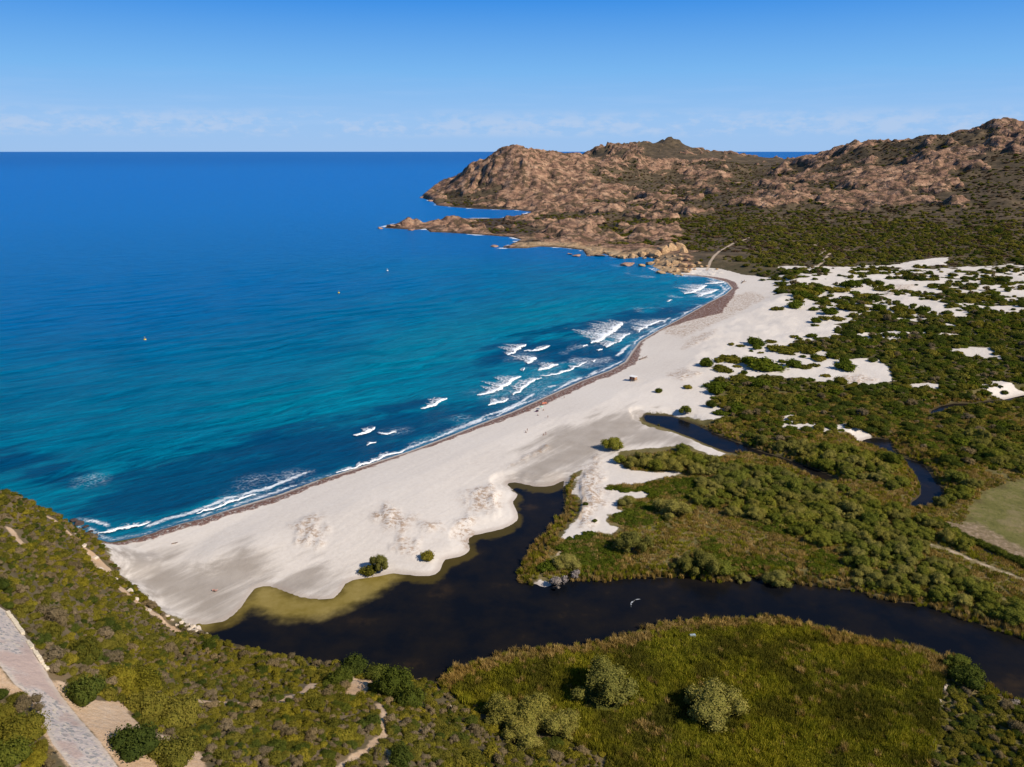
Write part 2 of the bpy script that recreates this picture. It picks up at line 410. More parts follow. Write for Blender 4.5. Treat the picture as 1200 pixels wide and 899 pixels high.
# ------------------------------------------------------------------ ground height
def ground(x, y):
    h = H0(x, y)
    R = {}
    sc = sdf(COAST, x, y, 400.0)
    rv = union(WATERS, x, y, 30.0)
    sand = union(SAND, x, y, 60.0)
    far = sstep(y, 1050, 1250)
    # the inland dunes: sand broken into streaks by the scrub
    inl = sstep(y, 520, 640) * sstep(x - (y - 430) * .42, 60, 120) * (1 - sstep(y, 960, 1080))
    st_ = fbm(x * .55, y * 1.5, 34, 4, 301) + .5 * fbm(x, y, 11, 3, 305)
    sand = np.where(inl > 0, np.maximum(sand + inl * 26 * st_, -60 + inl * (57 + 60 * (st_ - .12) + 14 * sstep(y, 650, 800) - 26 * sstep(x, 330, 520) * (1 - sstep(y, 640, 760)))), sand)
    hill = sdf(HILL, x, y, 60.0)
    # rocky outcrops of the headland and the range behind
    mtn = sstep(y, 1120, 1500) * sstep(sc, 5, 60)
    R['mtn'] = mtn
    sel = y > 930
    rock = np.zeros(x.shape)
    R['cove'] = sstep(y, 950, 1020) * sstep(70 - sc, 0, 40) * sstep(330 - x, 0, 60)
    disp = np.zeros(x.shape)
    if sel.any():
        xs, ys, hs = x[sel], y[sel], h[sel]
        wx, wy = xs + 40 * fbm(xs, ys, 160, 3, 5), ys + 40 * fbm(xs, ys, 160, 3, 9)
        big = fbm(wx, wy * 0.8, 260, 5, 21)
        mid = fbm(wx, wy, 75, 4, 33)
        rid = 1 - np.abs(fbm(wx, wy, 130, 5, 41)) * 2.2
        u, v = PX(xs, ys, hs)
        bias = np.full(xs.shape, -0.06)
        for (cu, cv, ru, rv_, b) in [(600,195,80,38,.32),(660,225,80,30,.16),(700,160,60,25,.2),(775,240,60,18,.22),(830,196,55,14,.22),(1010,180,90,28,.14),(1110,205,45,28,.26),(980,226,60,16,.18),(1050,238,80,14,.16),(1170,155,60,22,.2),
                                     (800,165,60,9,.06),(791,168,20,9,-.45),(775,300,44,16,.6),(640,283,110,14,.2),(480,266,50,6,.5),(870,187,60,8,-.35),(845,212,40,10,-.35),(1165,225,50,25,-.28),(860,255,80,22,-.22),(1000,258,120,14,-.1),(740,268,70,14,-.08),(930,290,110,26,-.45),(1090,280,150,32,-.6)]:
            bias += b * np.exp(-((u - cu) / ru) ** 2 - ((v - cv) / rv_) ** 2)
        bias += 0.3 * sstep(40 - sc[sel], 0, 40)
        f = big * 0.55 + mid * 0.45 + bias
        r = sstep(f, -0.02, 0.14)
        c1 = worley(wx, wy * 1.25, 150, 3)
        c2 = worley(wx + 31, wy * 1.4, 52, 8)
        c3 = worley(wx * 1.1 + 11, wy * 1.3, 20, 12)
        f = f + .34 * (0.42 - c1) + .16 * (.42 - c2)
        r = sstep(f, -0.02, 0.10)
        d = r * (5.0 * sstep(f, 0.0, 0.4) + 9.0 * (0.5 - c1) + 7.0 * (0.5 - c2) + 3.0 * (0.5 - c3) + 6 * fbm(wx, wy * 1.6, 34, 4, 51)) + (5 * big + 6 * (rid - 0.6)) * mtn[sel] + (1 - r) * (1.5 * mid - 2)
        jag = 1 - 2.4 * np.abs(fbm(wx * 1.15, wy * .8, 85, 5, 61, .55))
        jw = 9 * r * mtn[sel]
        for (cu, cv, ru, rv_, b) in [(590,190,55,26,15),(745,165,30,12,20),(715,172,28,10,16),(788,162,16,8,18),(740,185,25,10,10),(1060,168,120,14,9),(1165,155,60,18,11),(1100,200,40,20,8)]:
            jw = jw + b * np.exp(-((u - cu) / ru) ** 2 - ((v - cv) / rv_) ** 2)
        d = d + jw * (jag - .3) - 9.0 * mtn[sel] * sstep(ys, 2000, 2600)
        rock[sel], disp[sel] = r, d * np.minimum(1, sstep(sc[sel], 0, 45) * .85 + .15) * np.maximum(sstep(ys, 1080, 1450), .45 * R['cove'][sel])
        # low frequency part must not lift the skyline too far
    R['rock'] = rock * np.maximum(sstep(y, 1080, 1240), sstep(y, 950, 1020) * sstep(70 - sc, 0, 40) * sstep(330 - x, 0, 60))
    h = h + disp
    near = 1 - sstep(y, 1000, 1300)
    # dunes, hummocks
    d1, d2 = fbm(x, y, 28, 4, 60), fbm(x, y, 7, 3, 70)
    flat = sstep(sand, -4, 6)
    dune = sstep(y, 430, 620) * sstep(sand, -60, 20) * near
    h = h + near * flat * (0.25 * d1 + 0.06 * d2) + dune * 1.6 * np.maximum(d1, -0.3)
    rd = union(ROCKY_DUNE, x, y, 20.0)
    R['hum'] = sstep(rd + 6 * d2, -3, 4)
    h = h + near * R['hum'] * (0.5 + 1.5 * np.maximum(fbm(x, y, 5.5, 3, 77), -0.1))
    # foreground hill relief
    hm = sstep(hill, 2, 18)
    rough_hill = fbm(x, y, 34, 4, 80)
    smooth_road = np.maximum.reduce([sdf(ROAD, x, y, 20), sdf(DIRT, x, y, 20)])
    keep = 1 - sstep(smooth_road, -10, 1)
    h = h + hm * keep * (2.4 * rough_hill + 0.7 * fbm(x, y, 9, 3, 85))
    h = np.maximum(h, 0.45)
    # shores
    slope = np.where(y > 1040, 0.10 + 1.1 * far, 0.075)
    slope = slope + 0.7 * (1 - sstep(np.hypot(x + 170, y - 285), 25, 60))
    slope = slope + 1.3 * sstep(hill, -6, 14)
    h = np.where(sc > 0, np.minimum(h, 0.02 + slope * sc + 900.0 * sstep(sc, 30, 300) ** 2), np.maximum(-9.0, slope * 0.8 * sc))
    bank = 0.22 + 0.1 * fbm(x, y, 12, 2, 90)
    h = np.where(rv > 0, np.maximum(-1.6, 0.28 - 0.12 * rv), np.minimum(h, 0.30 + bank * np.maximum(-rv, 0) + 900.0 * sstep(-rv, 6, 30) ** 2))
    R.update(sc=sc, rv=rv, sand=sand, hill=hill, h=h)
    return R

# polar sheet: rows at growing distance, columns at even bearing
def logrows(segs):
    out = []
    for a, b, k in segs:
        n = int(math.ceil(math.log(b / a) / k))
        out += list(np.exp(np.linspace(math.log(a), math.log(b), n, endpoint=False)))
    out.append(segs[-1][1])
    return np.array(out)
def bearings(lo, hi, step):
    return np.linspace(rad(lo), rad(hi), int(round((hi - lo) / step)) + 1)
TD = logrows([(45, 110, .03), (110, 330, .0075), (330, 1050, .0058), (1050, 3000, .0038), (3000, 6000, .009)])
TA = np.concatenate([bearings(-62, -42, .5)[:-1], bearings(-42, 42, .115), bearings(42, 62, .5)[1:]])
DD, AA = np.meshgrid(TD, TA, indexing='ij')
TX, TY = DD * np.sin(AA), DD * np.cos(AA)
GR = ground(TX, TY)
TZ = GR['h']
_lTD = np.log(TD)
def zat(x, y):
    """height of the finished ground sheet, bilinear"""
    x, y = np.atleast_1d(np.asarray(x, float)), np.atleast_1d(np.asarray(y, float))
    d, a = np.hypot(x, y), np.arctan2(x, y)
    fi = np.clip(np.interp(np.log(d), _lTD, np.arange(len(TD))), 0, len(TD) - 1.001)
    fj = np.clip(np.interp(a, TA, np.arange(len(TA))), 0, len(TA) - 1.001)
    i, j = fi.astype(int), fj.astype(int)
    s, t = fi - i, fj - j
    return (TZ[i, j] * (1 - s) * (1 - t) + TZ[i + 1, j] * s * (1 - t) + TZ[i, j + 1] * (1 - s) * t + TZ[i + 1, j + 1] * s * t)
def gat(field, x, y):
    d, a = np.hypot(x, y), np.arctan2(x, y)
    i = np.clip(np.rint(np.interp(np.log(d), _lTD, np.arange(len(TD)))).astype(int), 0, len(TD) - 1)
    j = np.clip(np.rint(np.interp(a, TA, np.arange(len(TA)))).astype(int), 0, len(TA) - 1)
    return field[i, j]
def place(u, v):
    """finished ground point seen at (u, v)"""
    dx, dy, dz = ray(u, v)
    ys = np.exp(np.linspace(math.log(60), math.log(5200), 1500))
    t = ys / dy
    below = (CAMZ + dz * t) < np.maximum(zat(dx * t, ys), 0.0)
    i = int(np.argmax(below)) if below.any() else len(ys) - 1
    lo, hi = t[max(i - 1, 0)], t[i]
    for _ in range(12):
        mid = 0.5 * (lo + hi)
        if CAMZ + dz * mid < max(float(zat(dx * mid, dy * mid)[0]), 0.0): hi = mid
        else: lo = mid
    x, y = dx * hi, dy * hi
    return Vector((x, y, max(float(zat(x, y)[0]), 0.0)))

wet = union(WET, TX, TY, 40.0)
road = sdf(ROAD, TX, TY, 20.0)
dirt = np.maximum(sdf(DIRT, TX, TY, 20.0), sdf(SHOULDER, TX, TY, 20.0))
for ln, wd in PATHS: dirt = np.maximum(dirt, wd - linedist(ln, TX, TY, 20.0))
fpath = np.full(TX.shape, -20.0)
for ln, wd in FARPATH: fpath = np.maximum(fpath, wd - linedist(ln, TX, TY, 20.0))
marsh = sdf(MARSH, TX, TY, 30.0)
meadow = sdf(MEADOW, TX, TY, 30.0)
bare = sdf(BARE, TX, TY, 30.0)
# wrack of dead seagrass: width varies along the waterline
wr = np.interp(np.hypot(TX, TY), [280, 330, 380, 420, 460, 560, 640, 690, 720, 760, 900, 980, 1010, 1100], [3, 8, 3.5, 7, 10, 10, 3, 4, 12, 30, 7, 11, 5, 0])
debris = .55 - linedist(gpoly([(321,688),(337,693),(353,700),(372,702),(391,701),(398,693),(404,684)], .3), TX, TY, 20.0)
FIELDS = dict(a_debris=debris, a_coast=GR['sc'], a_river=GR['rv'], a_sand=GR['sand'], a_hill=GR['hill'], a_rock=GR['rock'], a_hum=GR['hum'], a_wet=wet, a_road=road, a_dirt=dirt,
              a_path=fpath, a_marsh=marsh, a_meadow=meadow, a_bare=bare, a_wrack=wr)
# ------------------------------------------------------------------ ground material
gm, g = material('ground_cover')
P = g.pos()
n_big, n_mid, n_sml, n_fine = g.noise(P, .012, 5), g.noise(P, .09, 5), g.noise(P, .6, 5), g.noise(P, 3.2, 4)
A = {k: g.attr(k) for k in FIELDS}
def wob(a, amp, nz, lo=-0.5, hi=0.5, shift=0.0):
    """1 inside an outline, its edge broken up by noise"""
    return g.ss(g.m('ADD', a, g.m('MULTIPLY', g.m('SUBTRACT', nz, 0.5), amp)), lo + shift, hi + shift)
# litter and dry soil under scrub
soil = g.ramp(n_mid, [(.25, (.055, .045, .022)), (.5, (.105, .08, .045)), (.75, (.17, .115, .07))])
soil = g.mix(g.ss(n_sml, .35, .7), soil, (.085, .085, .03))
far_soil = g.ramp(g.m('ADD', g.m('MULTIPLY', g.noise(P, .03, 6, .6), .6), g.m('MULTIPLY', g.noise(P, .22, 4, .7), .4)), [(.36, (.046, .038, .024)), (.5, (.098, .072, .044)), (.64, (.18, .125, .075))])
sepP = g.n('ShaderNodeSeparateXYZ', {0: P})
farf = g.ss(sepP.outputs[1], 850., 1150.)
col = g.mix(farf, soil, far_soil)
hillf = wob(A['a_hill'], 2, n_sml)
col = g.mix(hillf, col, g.ramp(n_mid, [(.3, (.075, .06, .03)), (.5, (.13, .10, .055)), (.7, (.22, .15, .085))]))
# delta grassland
delta = g.m('MULTIPLY', g.m('SUBTRACT', 1.0, hillf), g.ss(sepP.outputs[1], 420., 560., 1., 0.))
col = g.mix(delta, col, g.ramp(n_mid, [(.3, (.10, .085, .03)), (.5, (.16, .13, .05)), (.7, (.22, .16, .075))]))
marshc = g.ramp(n_mid, [(.3, (.05, .055, .012)), (.55, (.10, .10, .02)), (.75, (.15, .12, .035))])
col = g.mix(wob(A['a_marsh'], 2, n_sml), col, marshc)
mead = g.ramp(g.m('ADD', g.m('MULTIPLY', n_mid, .6), g.m('MULTIPLY', n_sml, .4)), [(.3, (.11, .105, .028)), (.5, (.16, .145, .045)), (.7, (.25, .18, .09))])
mead = g.mix(g.m('MULTIPLY', g.ss(g.noise(P, .35, 5, .75), .54, .68), .7), mead, (.07, .075, .022))
mead = g.mix(g.m('MULTIPLY', g.ss(g.noise(P, .055, 5, .7), .52, .66), .65), mead, (.25, .19, .10))
col = g.mix(wob(A['a_meadow'], 26, n_mid, -2., 2.), col, mead)
barec = g.ramp(n_sml, [(.3, (.17, .12, .07)), (.5, (.27, .19, .12)), (.7, (.42, .30, .22))])
col = g.mix(g.m('MULTIPLY', wob(A['a_bare'], 20, n_mid, -2., 3.), .75), col, barec)
# rock
rvec = g.n('ShaderNodeMapping', {'Vector': P, 'Scale': (1., 1., 2.2)}).outputs[0]
rn = g.noise(rvec, .035, 7, .62)
rockc = g.ramp(rn, [(.28, (.075, .042, .032)), (.40, (.20, .112, .074)), (.53, (.36, .208, .130)), (.68, (.50, .32, .205)), (.85, (.33, .24, .19))])
crack = g.n('ShaderNodeTexVoronoi', {'Vector': g.mix(.12, P, g.noise(P, .05, 3, out='Color'), 'ADD'), 'Scale': .045}, feature='DISTANCE_TO_EDGE').outputs['Distance']
rockc = g.mix(g.m('MULTIPLY', g.ss(crack, 0., .12, .5, 0.), g.ss(g.noise(P, .02, 3), .45, .6)), rockc, (.09, .06, .05))
veg_ = g.noise(P, .045, 6, .68)
rockc = g.mix(g.ss(veg_, .495, .555, 0., .85), rockc, (.085, .06, .035))
yel = g.m('MULTIPLY', g.ss(A['a_coast'], 10., 45., 1., 0.), g.ss(sepP.outputs[1], 1500., 1250.))
rockc = g.mix(g.m('MULTIPLY', yel, .7), rockc, g.ramp(rn, [(.3, (.30, .19, .10)), (.55, (.52, .36, .20)), (.75, (.60, .45, .28))]))
rk = wob(A['a_rock'], .9, g.noise(P, .05, 6, .65), .35, .65)
col = g.mix(rk, col, rockc)
# tidal black band at the rocks
tide = g.m('MULTIPLY', g.ss(sepP.outputs[2], .6, 2.4, 1., 0.), g.ss(sepP.outputs[1], 1060., 1160.))
col = g.mix(g.m('MULTIPLY', tide, .8), col, (.06, .045, .035))
# sand
sandc = g.ramp(g.m('ADD', g.m('MULTIPLY', n_big, .5), g.m('MULTIPLY', n_sml, .5)), [(.3, (.61, .535, .465)), (.5, (.68, .605, .53)), (.7, (.72, .65, .58))])
streak = g.noise(g.orient(P, 52, 60., 8.), 1.0, 5, .6)
wetf = g.m('MULTIPLY', g.ss(g.m('ADD', A['a_wet'], g.m('MULTIPLY', g.m('SUBTRACT', streak, .5), 52.)), -8., 10.), .92)
sandc = g.mix(wetf, sandc, g.ramp(n_mid, [(.3, (.315, .265, .22)), (.7, (.41, .355, .305))]))
sandc = g.mix(g.m('MULTIPLY', g.ss(g.noise(P, .5, 6, .7), .46, .58), g.m('MULTIPLY', A['a_hum'], .8)), sandc, (.36, .23, .14))
sandc = g.mix(g.m('MULTIPLY', g.ss(g.noise(P, 1.3, 4, .7), .60, .68), g.m('MULTIPLY', A['a_hum'], .85)), sandc, (.10, .065, .04))
sandm = wob(A['a_sand'], 9, g.noise(P, .15, 5, .6), -.6, .6)
sandc = g.mix(g.m('MULTIPLY', g.ss(g.noise(g.orient(P, 57, 75., 10.), 1.0, 5, .65), .5, .78), .2), sandc, (.54, .46, .395))
sandc = g.mix(g.m('MULTIPLY', g.ss(g.noise(P, .7, 5, .75), .66, .72), g.ss(sepP.outputs[1], 360., 520.)), sandc, (.33, .24, .17))
# damp rims: sea swash and lagoon edge
rim = g.m('MAXIMUM', g.ss(A['a_coast'], 1.5, 4.5, 1., 0.), g.m('MULTIPLY', g.ss(A['a_river'], -3.2, -.6), .8))
sandc = g.mix(g.m('MULTIPLY', rim, .6), sandc, (.36, .285, .235))
# seagrass wrack
wn = g.noise(P, .11, 5, .65)
wk = g.m('ADD', g.m('SUBTRACT', A['a_wrack'], A['a_coast']), g.m('MULTIPLY', g.m('SUBTRACT', wn, .5), 9.))
wrk = g.m('MULTIPLY', g.ss(wk, -.2, 1.6), g.ss(A['a_coast'], .5, 2.2))
wrk = g.m('MULTIPLY', wrk, g.ss(g.noise(P, .9, 4, .7), .34, .52))
sandc = g.mix(g.m('MULTIPLY', wrk, .92), sandc, g.ramp(n_sml, [(.3, (.075, .026, .018)), (.7, (.22, .095, .065))]))
col = g.mix(sandm, col, sandc)
sandc = g.mix(g.m('MULTIPLY', g.ss(g.m('ADD', A['a_debris'], g.m('MULTIPLY', g.m('SUBTRACT', n_sml, .5), .8)), -.2, .2), .85), sandc, (.05, .035, .035))
# river bed and reed mud
mud = g.m('MULTIPLY', g.ss(A['a_river'], -3.2, -.4), g.m('SUBTRACT', 1.0, sandm))
col = g.mix(g.m('MULTIPLY', mud, .8), col, (.045, .032, .02))
# tracks and road
dirtc = g.ramp(g.m('ADD', g.m('MULTIPLY', n_mid, .5), g.m('MULTIPLY', n_fine, .5)), [(.3, (.40, .25, .14)), (.5, (.52, .35, .215)), (.7, (.60, .47, .345))])
col = g.mix(wob(A['a_dirt'], 1.6, n_sml, -.35, .35), col, dirtc)
col = g.mix(g.m('MULTIPLY', wob(A['a_path'], 2.2, n_sml, -.5, .8), .85), col, (.52, .40, .29))
rv_ = g.n('ShaderNodeTexVoronoi', {'Vector': g.mix(.35, P, g.noise(P, .7, 2, out='Color'), 'ADD'), 'Scale': 1.9, 'Randomness': 1.}, feature='F1')
patch = g.ramp(g.n('ShaderNodeSeparateColor', {0: rv_.outputs['Color']}).outputs[0], [(0., (.22, .215, .205)), (.12, (.28, .265, .25)), (.2, (.46, .39, .34)), (.45, (.50, .42, .37)), (.7, (.43, .36, .33)), (.85, (.55, .46, .36))], 'CONSTANT')
roadc = g.mix(g.ss(n_mid, .52, .60), patch, (.42, .30, .25))
roadc = g.mix(.22, roadc, g.ramp(n_fine, [(.3, (.30, .265, .25)), (.7, (.50, .44, .41))]))
roadc = g.mix(g.ss(A['a_road'], .1, 1.3, .75, 0.), roadc, (.52, .43, .35))
col = g.mix(wob(A['a_road'], .7, n_sml, -.15, .15), col, roadc)
bh = g.m('MULTIPLY', g.m('ADD', g.m('MULTIPLY', n_sml, .35), g.m('MULTIPLY', n_fine, .12)), g.m('SUBTRACT', 1.0, g.m('MULTIPLY', sandm, .72)))
windm = g.noise(g.orient(P, 57, 40., 4.5), 1.0, 5, .62)
bh = g.m('ADD', bh, g.m('MULTIPLY', g.m('MULTIPLY', windm, sandm), .22))
bh = g.m('ADD', bh, g.m('MULTIPLY', g.m('MULTIPLY', rk, farf), g.m('MULTIPLY', g.noise(rvec, .05, 8, .6), 7.)))
bh = g.m('ADD', bh, g.m('MULTIPLY', g.m('MULTIPLY', rk, farf), g.ss(crack, 0., .15, 0., .8)))
bh = g.m('ADD', bh, g.m('MULTIPLY', wrk, .25))
g.out(g.surf(col, .95, .08, g.bump(bh, 1.0, 1.0)))

# ------------------------------------------------------------------ ground sheets, one per stretch of land
def grid_object(name, X, Y, Z, fields, fmask, mat, label=None):
    n, m = X.shape
    idx = np.arange(n * m).reshape(n, m)
    q = np.stack([idx[:-1, :-1], idx[:-1, 1:], idx[1:, 1:], idx[1:, :-1]], -1)[fmask]
    used, inv = np.unique(q.ravel(), return_inverse=True)
    q = inv.reshape(-1, 4).astype(np.int32)
    me = bpy.data.meshes.new(name)
    me.vertices.add(len(used))
    me.vertices.foreach_set('co', np.stack([X.ravel()[used], Y.ravel()[used], Z.ravel()[used]], 1).astype(np.float32).ravel())
    me.loops.add(q.size)
    me.loops.foreach_set('vertex_index', q.ravel())
    me.polygons.add(len(q))
    me.polygons.foreach_set('loop_start', np.arange(0, q.size, 4, dtype=np.int32))
    me.polygons.foreach_set('use_smooth', np.ones(len(q), bool))
    me.update(calc_edges=True)
    for k, f in fields.items():
        at = me.attributes.new(k, 'FLOAT', 'POINT')
        at.data.foreach_set('value', f.ravel()[used].astype(np.float32))
    me.materials.append(mat)
    o = link(name, me)
    o['kind'] = 'structure'
    if label: o['label'] = label
    return o
def cen(a): return .25 * (a[:-1, :-1] + a[1:, :-1] + a[:-1, 1:] + a[1:, 1:])
cx_, cy_, csc = cen(TX), cen(TY), cen(GR['sc'])
keepf = csc > -120
cls = np.full(cx_.shape, 3)                                   # river delta
cls[(cy_ > 640) ] = 4                                         # scrub plain
cls[(cy_ > 1080)] = 5
cu_, cv_ = PX(cx_, cy_, cen(TZ))
cls[(cy_ > 1080) & ((cu_ > 905) | (cy_ > 3000)) & (cy_ > 1600)] = 6
cls[(cy_ > 1080) & (cu_ > 850) & (cy_ <= 1600)] = 4
cls[cen(GR['sand']) + 4 * fbm(cx_, cy_, 9, 3, 4) > 0] = 1
cls[(csc < 30) & (cy_ < 1030)] = 1
cls[cen(marsh) > 0] = 2
cls[cen(GR['hill']) > 0] = 0
cls[cen(road) > 0] = 7
for k, (nm, lb) in enumerate([('foreground_hillside', 'steep maquis covered hillside sloping down to the beach and river mouth'), ('beach', 'long pale sandy beach curving along the bay with brown seagrass wrack'),
        ('marsh_ground', 'flat reed marsh ground south of the dark river'), ('river_delta', 'low grassy and wooded ground between the river channels'), ('scrub_plain', 'gently rising plain of dark scrub behind the dunes'),
        ('rocky_headland', 'pinkish granite headland beyond the bay'), ('mountain_range', 'brown rocky hills along the skyline on the right'), ('road', 'patched grey and pink road on the hillside')]):
    fm = (cls == k) & keepf
    if fm.any():
        grid_object(nm, TX, TY, TZ, FIELDS, fm, gm, lb)

# ------------------------------------------------------------------ sea
SD = logrows([(30, 230, .06), (230, 1100, .0055), (1100, 3200, .011), (3200, 280000, .06)])
SA = np.concatenate([bearings(-180, -46, 4)[:-1], bearings(-46, 20, .14)[:-1], bearings(20, 180, 4)])
sD, sA = np.meshgrid(SD, SA, indexing='ij')
SX, SY = sD * np.sin(sA), sD * np.cos(sA)
ssc = -sdf(COAST, SX, SY, 900.0)                              # metres out from the shore
# weed beds and reefs seen through the water, as outlines on the sea floor
DEEP_PX = [[(100,560),(150,545),(230,540),(300,520),(340,500),(390,490),(470,480),(560,480),(560,497),(500,515),(430,535),(380,550),(330,565),(270,580),(200,600),(140,610),(100,612),(85,600)],
 [(560,415),(600,402),(650,398),(700,400),(745,405),(748,412),(740,425),(715,437),(690,437),(640,428),(600,425),(570,430)],
 [(620,392),(660,382),(720,372),(780,360),(820,358),(840,352),(830,362),(790,378),(760,390),(720,392),(680,392)],
 [(0,520),(60,540),(90,560),(60,575),(0,560),(-80,560),(-80,520)], [(720,434),(690,452),(650,470),(690,446)], [(470,484),(540,478),(600,470),(640,462),(600,480),(540,497)]]
DEEP = [gpoly(p, 0, 2) for p in DEEP_PX]
LITE_PX = [[(560,455),(600,440),(650,430),(690,440),(660,455),(620,470),(570,488),(530,495),(520,485)], [(640,400),(700,382),(780,372),(800,370),(760,392),(740,402),(700,405)], [(450,400),(560,370),(700,350),(780,345),(700,372),(620,388),(560,400),(480,440),(400,470),(380,450)],
 [(0,570),(90,545),(170,545),(250,545),(200,575),(110,600),(60,595)], [(280,470),(420,450),(500,452),(560,440),(500,470),(400,480),(320,495)]]
LITE = [gpoly(p, 0, 2) for p in LITE_PX]
sx, sy = SX + 14 * fbm(SX, SY, 60, 4, 100), SY + 30 * fbm(SX, SY, 70, 4, 110)
deep = union(DEEP, sx, sy, 60.0)
lite = union(LITE, sx, sy, 60.0)
wdir = SX * 0.62 - SY * 0.78
wph = 9 * fbm(SX, SY, 120, 3, 120)
wavez = (0.75 * np.sin(wdir / 4.6 + wph) + .3 * np.sin(wdir / 2.3 + 1.7 * wph + 1)) * sstep(ssc, 2, 70) * (1 - sstep(sD, 700, 1500)) * np.clip(.55 + 1.1 * fbm(SX, SY, 70, 3, 130), .1, 1.2)
SZ = wavez - 0.02
sm, s = material('sea_water')
P = s.pos()
sp = s.n('ShaderNodeSeparateXYZ', {0: P})
dst = s.n('ShaderNodeVectorMath', {0: P}, operation='LENGTH').outputs['Value']
sh, dp, lt = s.attr('s_shore'), s.attr('s_deep'), s.attr('s_lite')
open_c = s.ramp(s.lin(s.m('LOGARITHM', dst, 10.0), 2.4, 4.6), [(0., (.0, .09, .19)), (.12, (.0, .12, .28)), (.26, (.0, .15, .40)), (.42, (.0, .158, .49)), (.55, (.0, .152, .50)), (.66, (.0, .148, .49)), (.80, (.0, .115, .41)), (1., (.0, .112, .40))])
nw = s.noise(P, .012, 5, .55)
teal = s.ramp(nw, [(.3, (.0, .15, .25)), (.6, (.0, .22, .33)), (.8, (.005, .29, .37))])
nearf = s.m('MULTIPLY', s.ss(sh, 60., 480., 1., 0.), s.ss(sp.outputs[1], 1250., 850.))
c = s.mix(s.m('MULTIPLY', nearf, .75), open_c, teal)
c = s.mix(s.m('MULTIPLY', s.ss(lt, -40., 30.), .42), c, (.0, .27, .37))
mot = s.noise(s.orient(P, 36, 34., 13.), 1.0, 5, .62)
c = s.mix(s.m('MULTIPLY', s.ss(s.m('ADD', dp, s.m('MULTIPLY', s.m('SUBTRACT', mot, .5), 120.)), -18., 14.), .74), c, (.0, .042, .135))
c = s.mix(s.ss(sh, 0., 6., .55, 0.), c, (.10, .20, .33))
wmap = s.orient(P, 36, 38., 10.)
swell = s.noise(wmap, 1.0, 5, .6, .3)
c = s.mix(s.m('MULTIPLY', s.ss(swell, .36, .60, .42, 0.), s.ss(dst, 200., 1800., 1., .35)), c, s.mix(.5, c, (.0, .03, .10)))  # shading of the swell painted into the water colour, weaker with distance
chop_shade = s.noise(s.orient(P, 34, 16., 4.5), 1.0, 5, .65)
c = s.mix(s.m('MULTIPLY', s.ss(chop_shade, .40, .60, .34, 0.), s.ss(dst, 600., 2600., 1., .5)), c, s.mix(.6, c, (.0, .03, .10)))  # small wave faces reflecting less sky, their darkening painted into the colour
# foam: swash lines and lace near the shore
fo = s.attr('s_foam')
lace = s.n('ShaderNodeTexVoronoi', {'Vector': s.vmath('ADD', P, s.vmath('MULTIPLY', s.noise(P, .16, 4, out='Color'), (9.0, 9.0, 0.0))), 'Scale': .42}, feature='DISTANCE_TO_EDGE').outputs['Distance']
fn = s.noise(P, .45, 6, .7)
f1 = s.ss(s.m('ADD', fo, s.m('MULTIPLY', s.m('SUBTRACT', fn, .5), 1.5)), .45, .75)
f2 = s.m('MULTIPLY', s.ss(lace, .0, .16, 1., 0.), s.m('MULTIPLY', s.ss(fo, .1, .5), s.ss(fn, .35, .6)))
f3 = s.ss(s.m('ADD', s.m('MULTIPLY', fo, .55), s.m('MULTIPLY', s.noise(s.orient(P, 40, 3., 1.), 1.0, 6, .75), .8)), .66, .80)
f2 = s.m('MAXIMUM', f2, s.m('MULTIPLY', f3, s.ss(fo, .12, .35)))
foam = s.m('MAXIMUM', f1, s.m('MULTIPLY', f2, .55))
c = s.mix(s.m('MULTIPLY', foam, .92), c, (.80, .83, .86))
rip = s.m('ADD', s.m('MULTIPLY', swell, 1.6), s.m('MULTIPLY', s.noise(s.orient(P, 33, 9., 3.), 1.0, 6, .7), .9))
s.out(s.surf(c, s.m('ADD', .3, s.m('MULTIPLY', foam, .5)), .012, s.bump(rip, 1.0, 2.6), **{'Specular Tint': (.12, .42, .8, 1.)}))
FOAM = np.zeros(SX.shape)
along = fbm(SX, SY, 55, 3, 150)
edge1 = 3.0 + 5 * along + 1.2 * fbm(SX, SY, 9, 2, 152)
FOAM = np.maximum(FOAM, np.exp(-((ssc - np.maximum(edge1, 1.0)) / 1.3) ** 2) * (.45 + .55 * sstep(along, -.3, .3)))
edge2 = 9 + 9 * fbm(SX, SY, 70, 3, 154) + 1.5 * fbm(SX, SY, 11, 2, 156)
FOAM = np.maximum(FOAM, np.exp(-((ssc - edge2) / 1.7) ** 2) * .95 * sstep(fbm(SX, SY, 48, 3, 158), -.12, .2))
FOAM = np.maximum(FOAM, .5 * sstep(along, -.1, .3) * sstep(ssc, 1, 3) * (1 - sstep(ssc, 6, 13)))
FOAM = np.maximum(FOAM, .5 * sstep(fbm(SX, SY, 34, 4, 160), .10, .36) * (1 - sstep(ssc, 35, 80)) * sstep(SY, 330, 420) * sstep(SX, -60, 60))
for fu, fv, fw, fd in [(108,563,10,12),(292,572,15,11),(322,560,20,10),(275,583,10,7),(345,556,14,8),(465,505,12,8),(545,490,14,8),(575,488,12,9),(712,398,20,30),(735,388,26,34),(770,378,24,22),(590,462,26,22),(620,455,26,26),(650,440,22,18),(830,345,16,22),(845,333,22,26),(615,420,18,22),(640,430,16,14)]:
    fx, fy = G(fu, fv)
    FOAM = np.maximum(FOAM, .52 * np.exp(-((SX - fx) / fw) ** 2 - ((SY - fy) / fd) ** 2) * (.7 + .6 * fbm(SX, SY, 14, 3, 165)))
FOAM *= 1 - sstep(SY, 1050, 1150)
rockfoam = (1 - sstep(ssc, 4 + 16 * np.maximum(fbm(SX, SY, 60, 3, 170), 0), 10 + 26 * np.maximum(fbm(SX, SY, 60, 3, 170), 0))) * sstep(fbm(SX, SY, 45, 3, 175), -.05, .25) * sstep(SY, 1080, 1200)
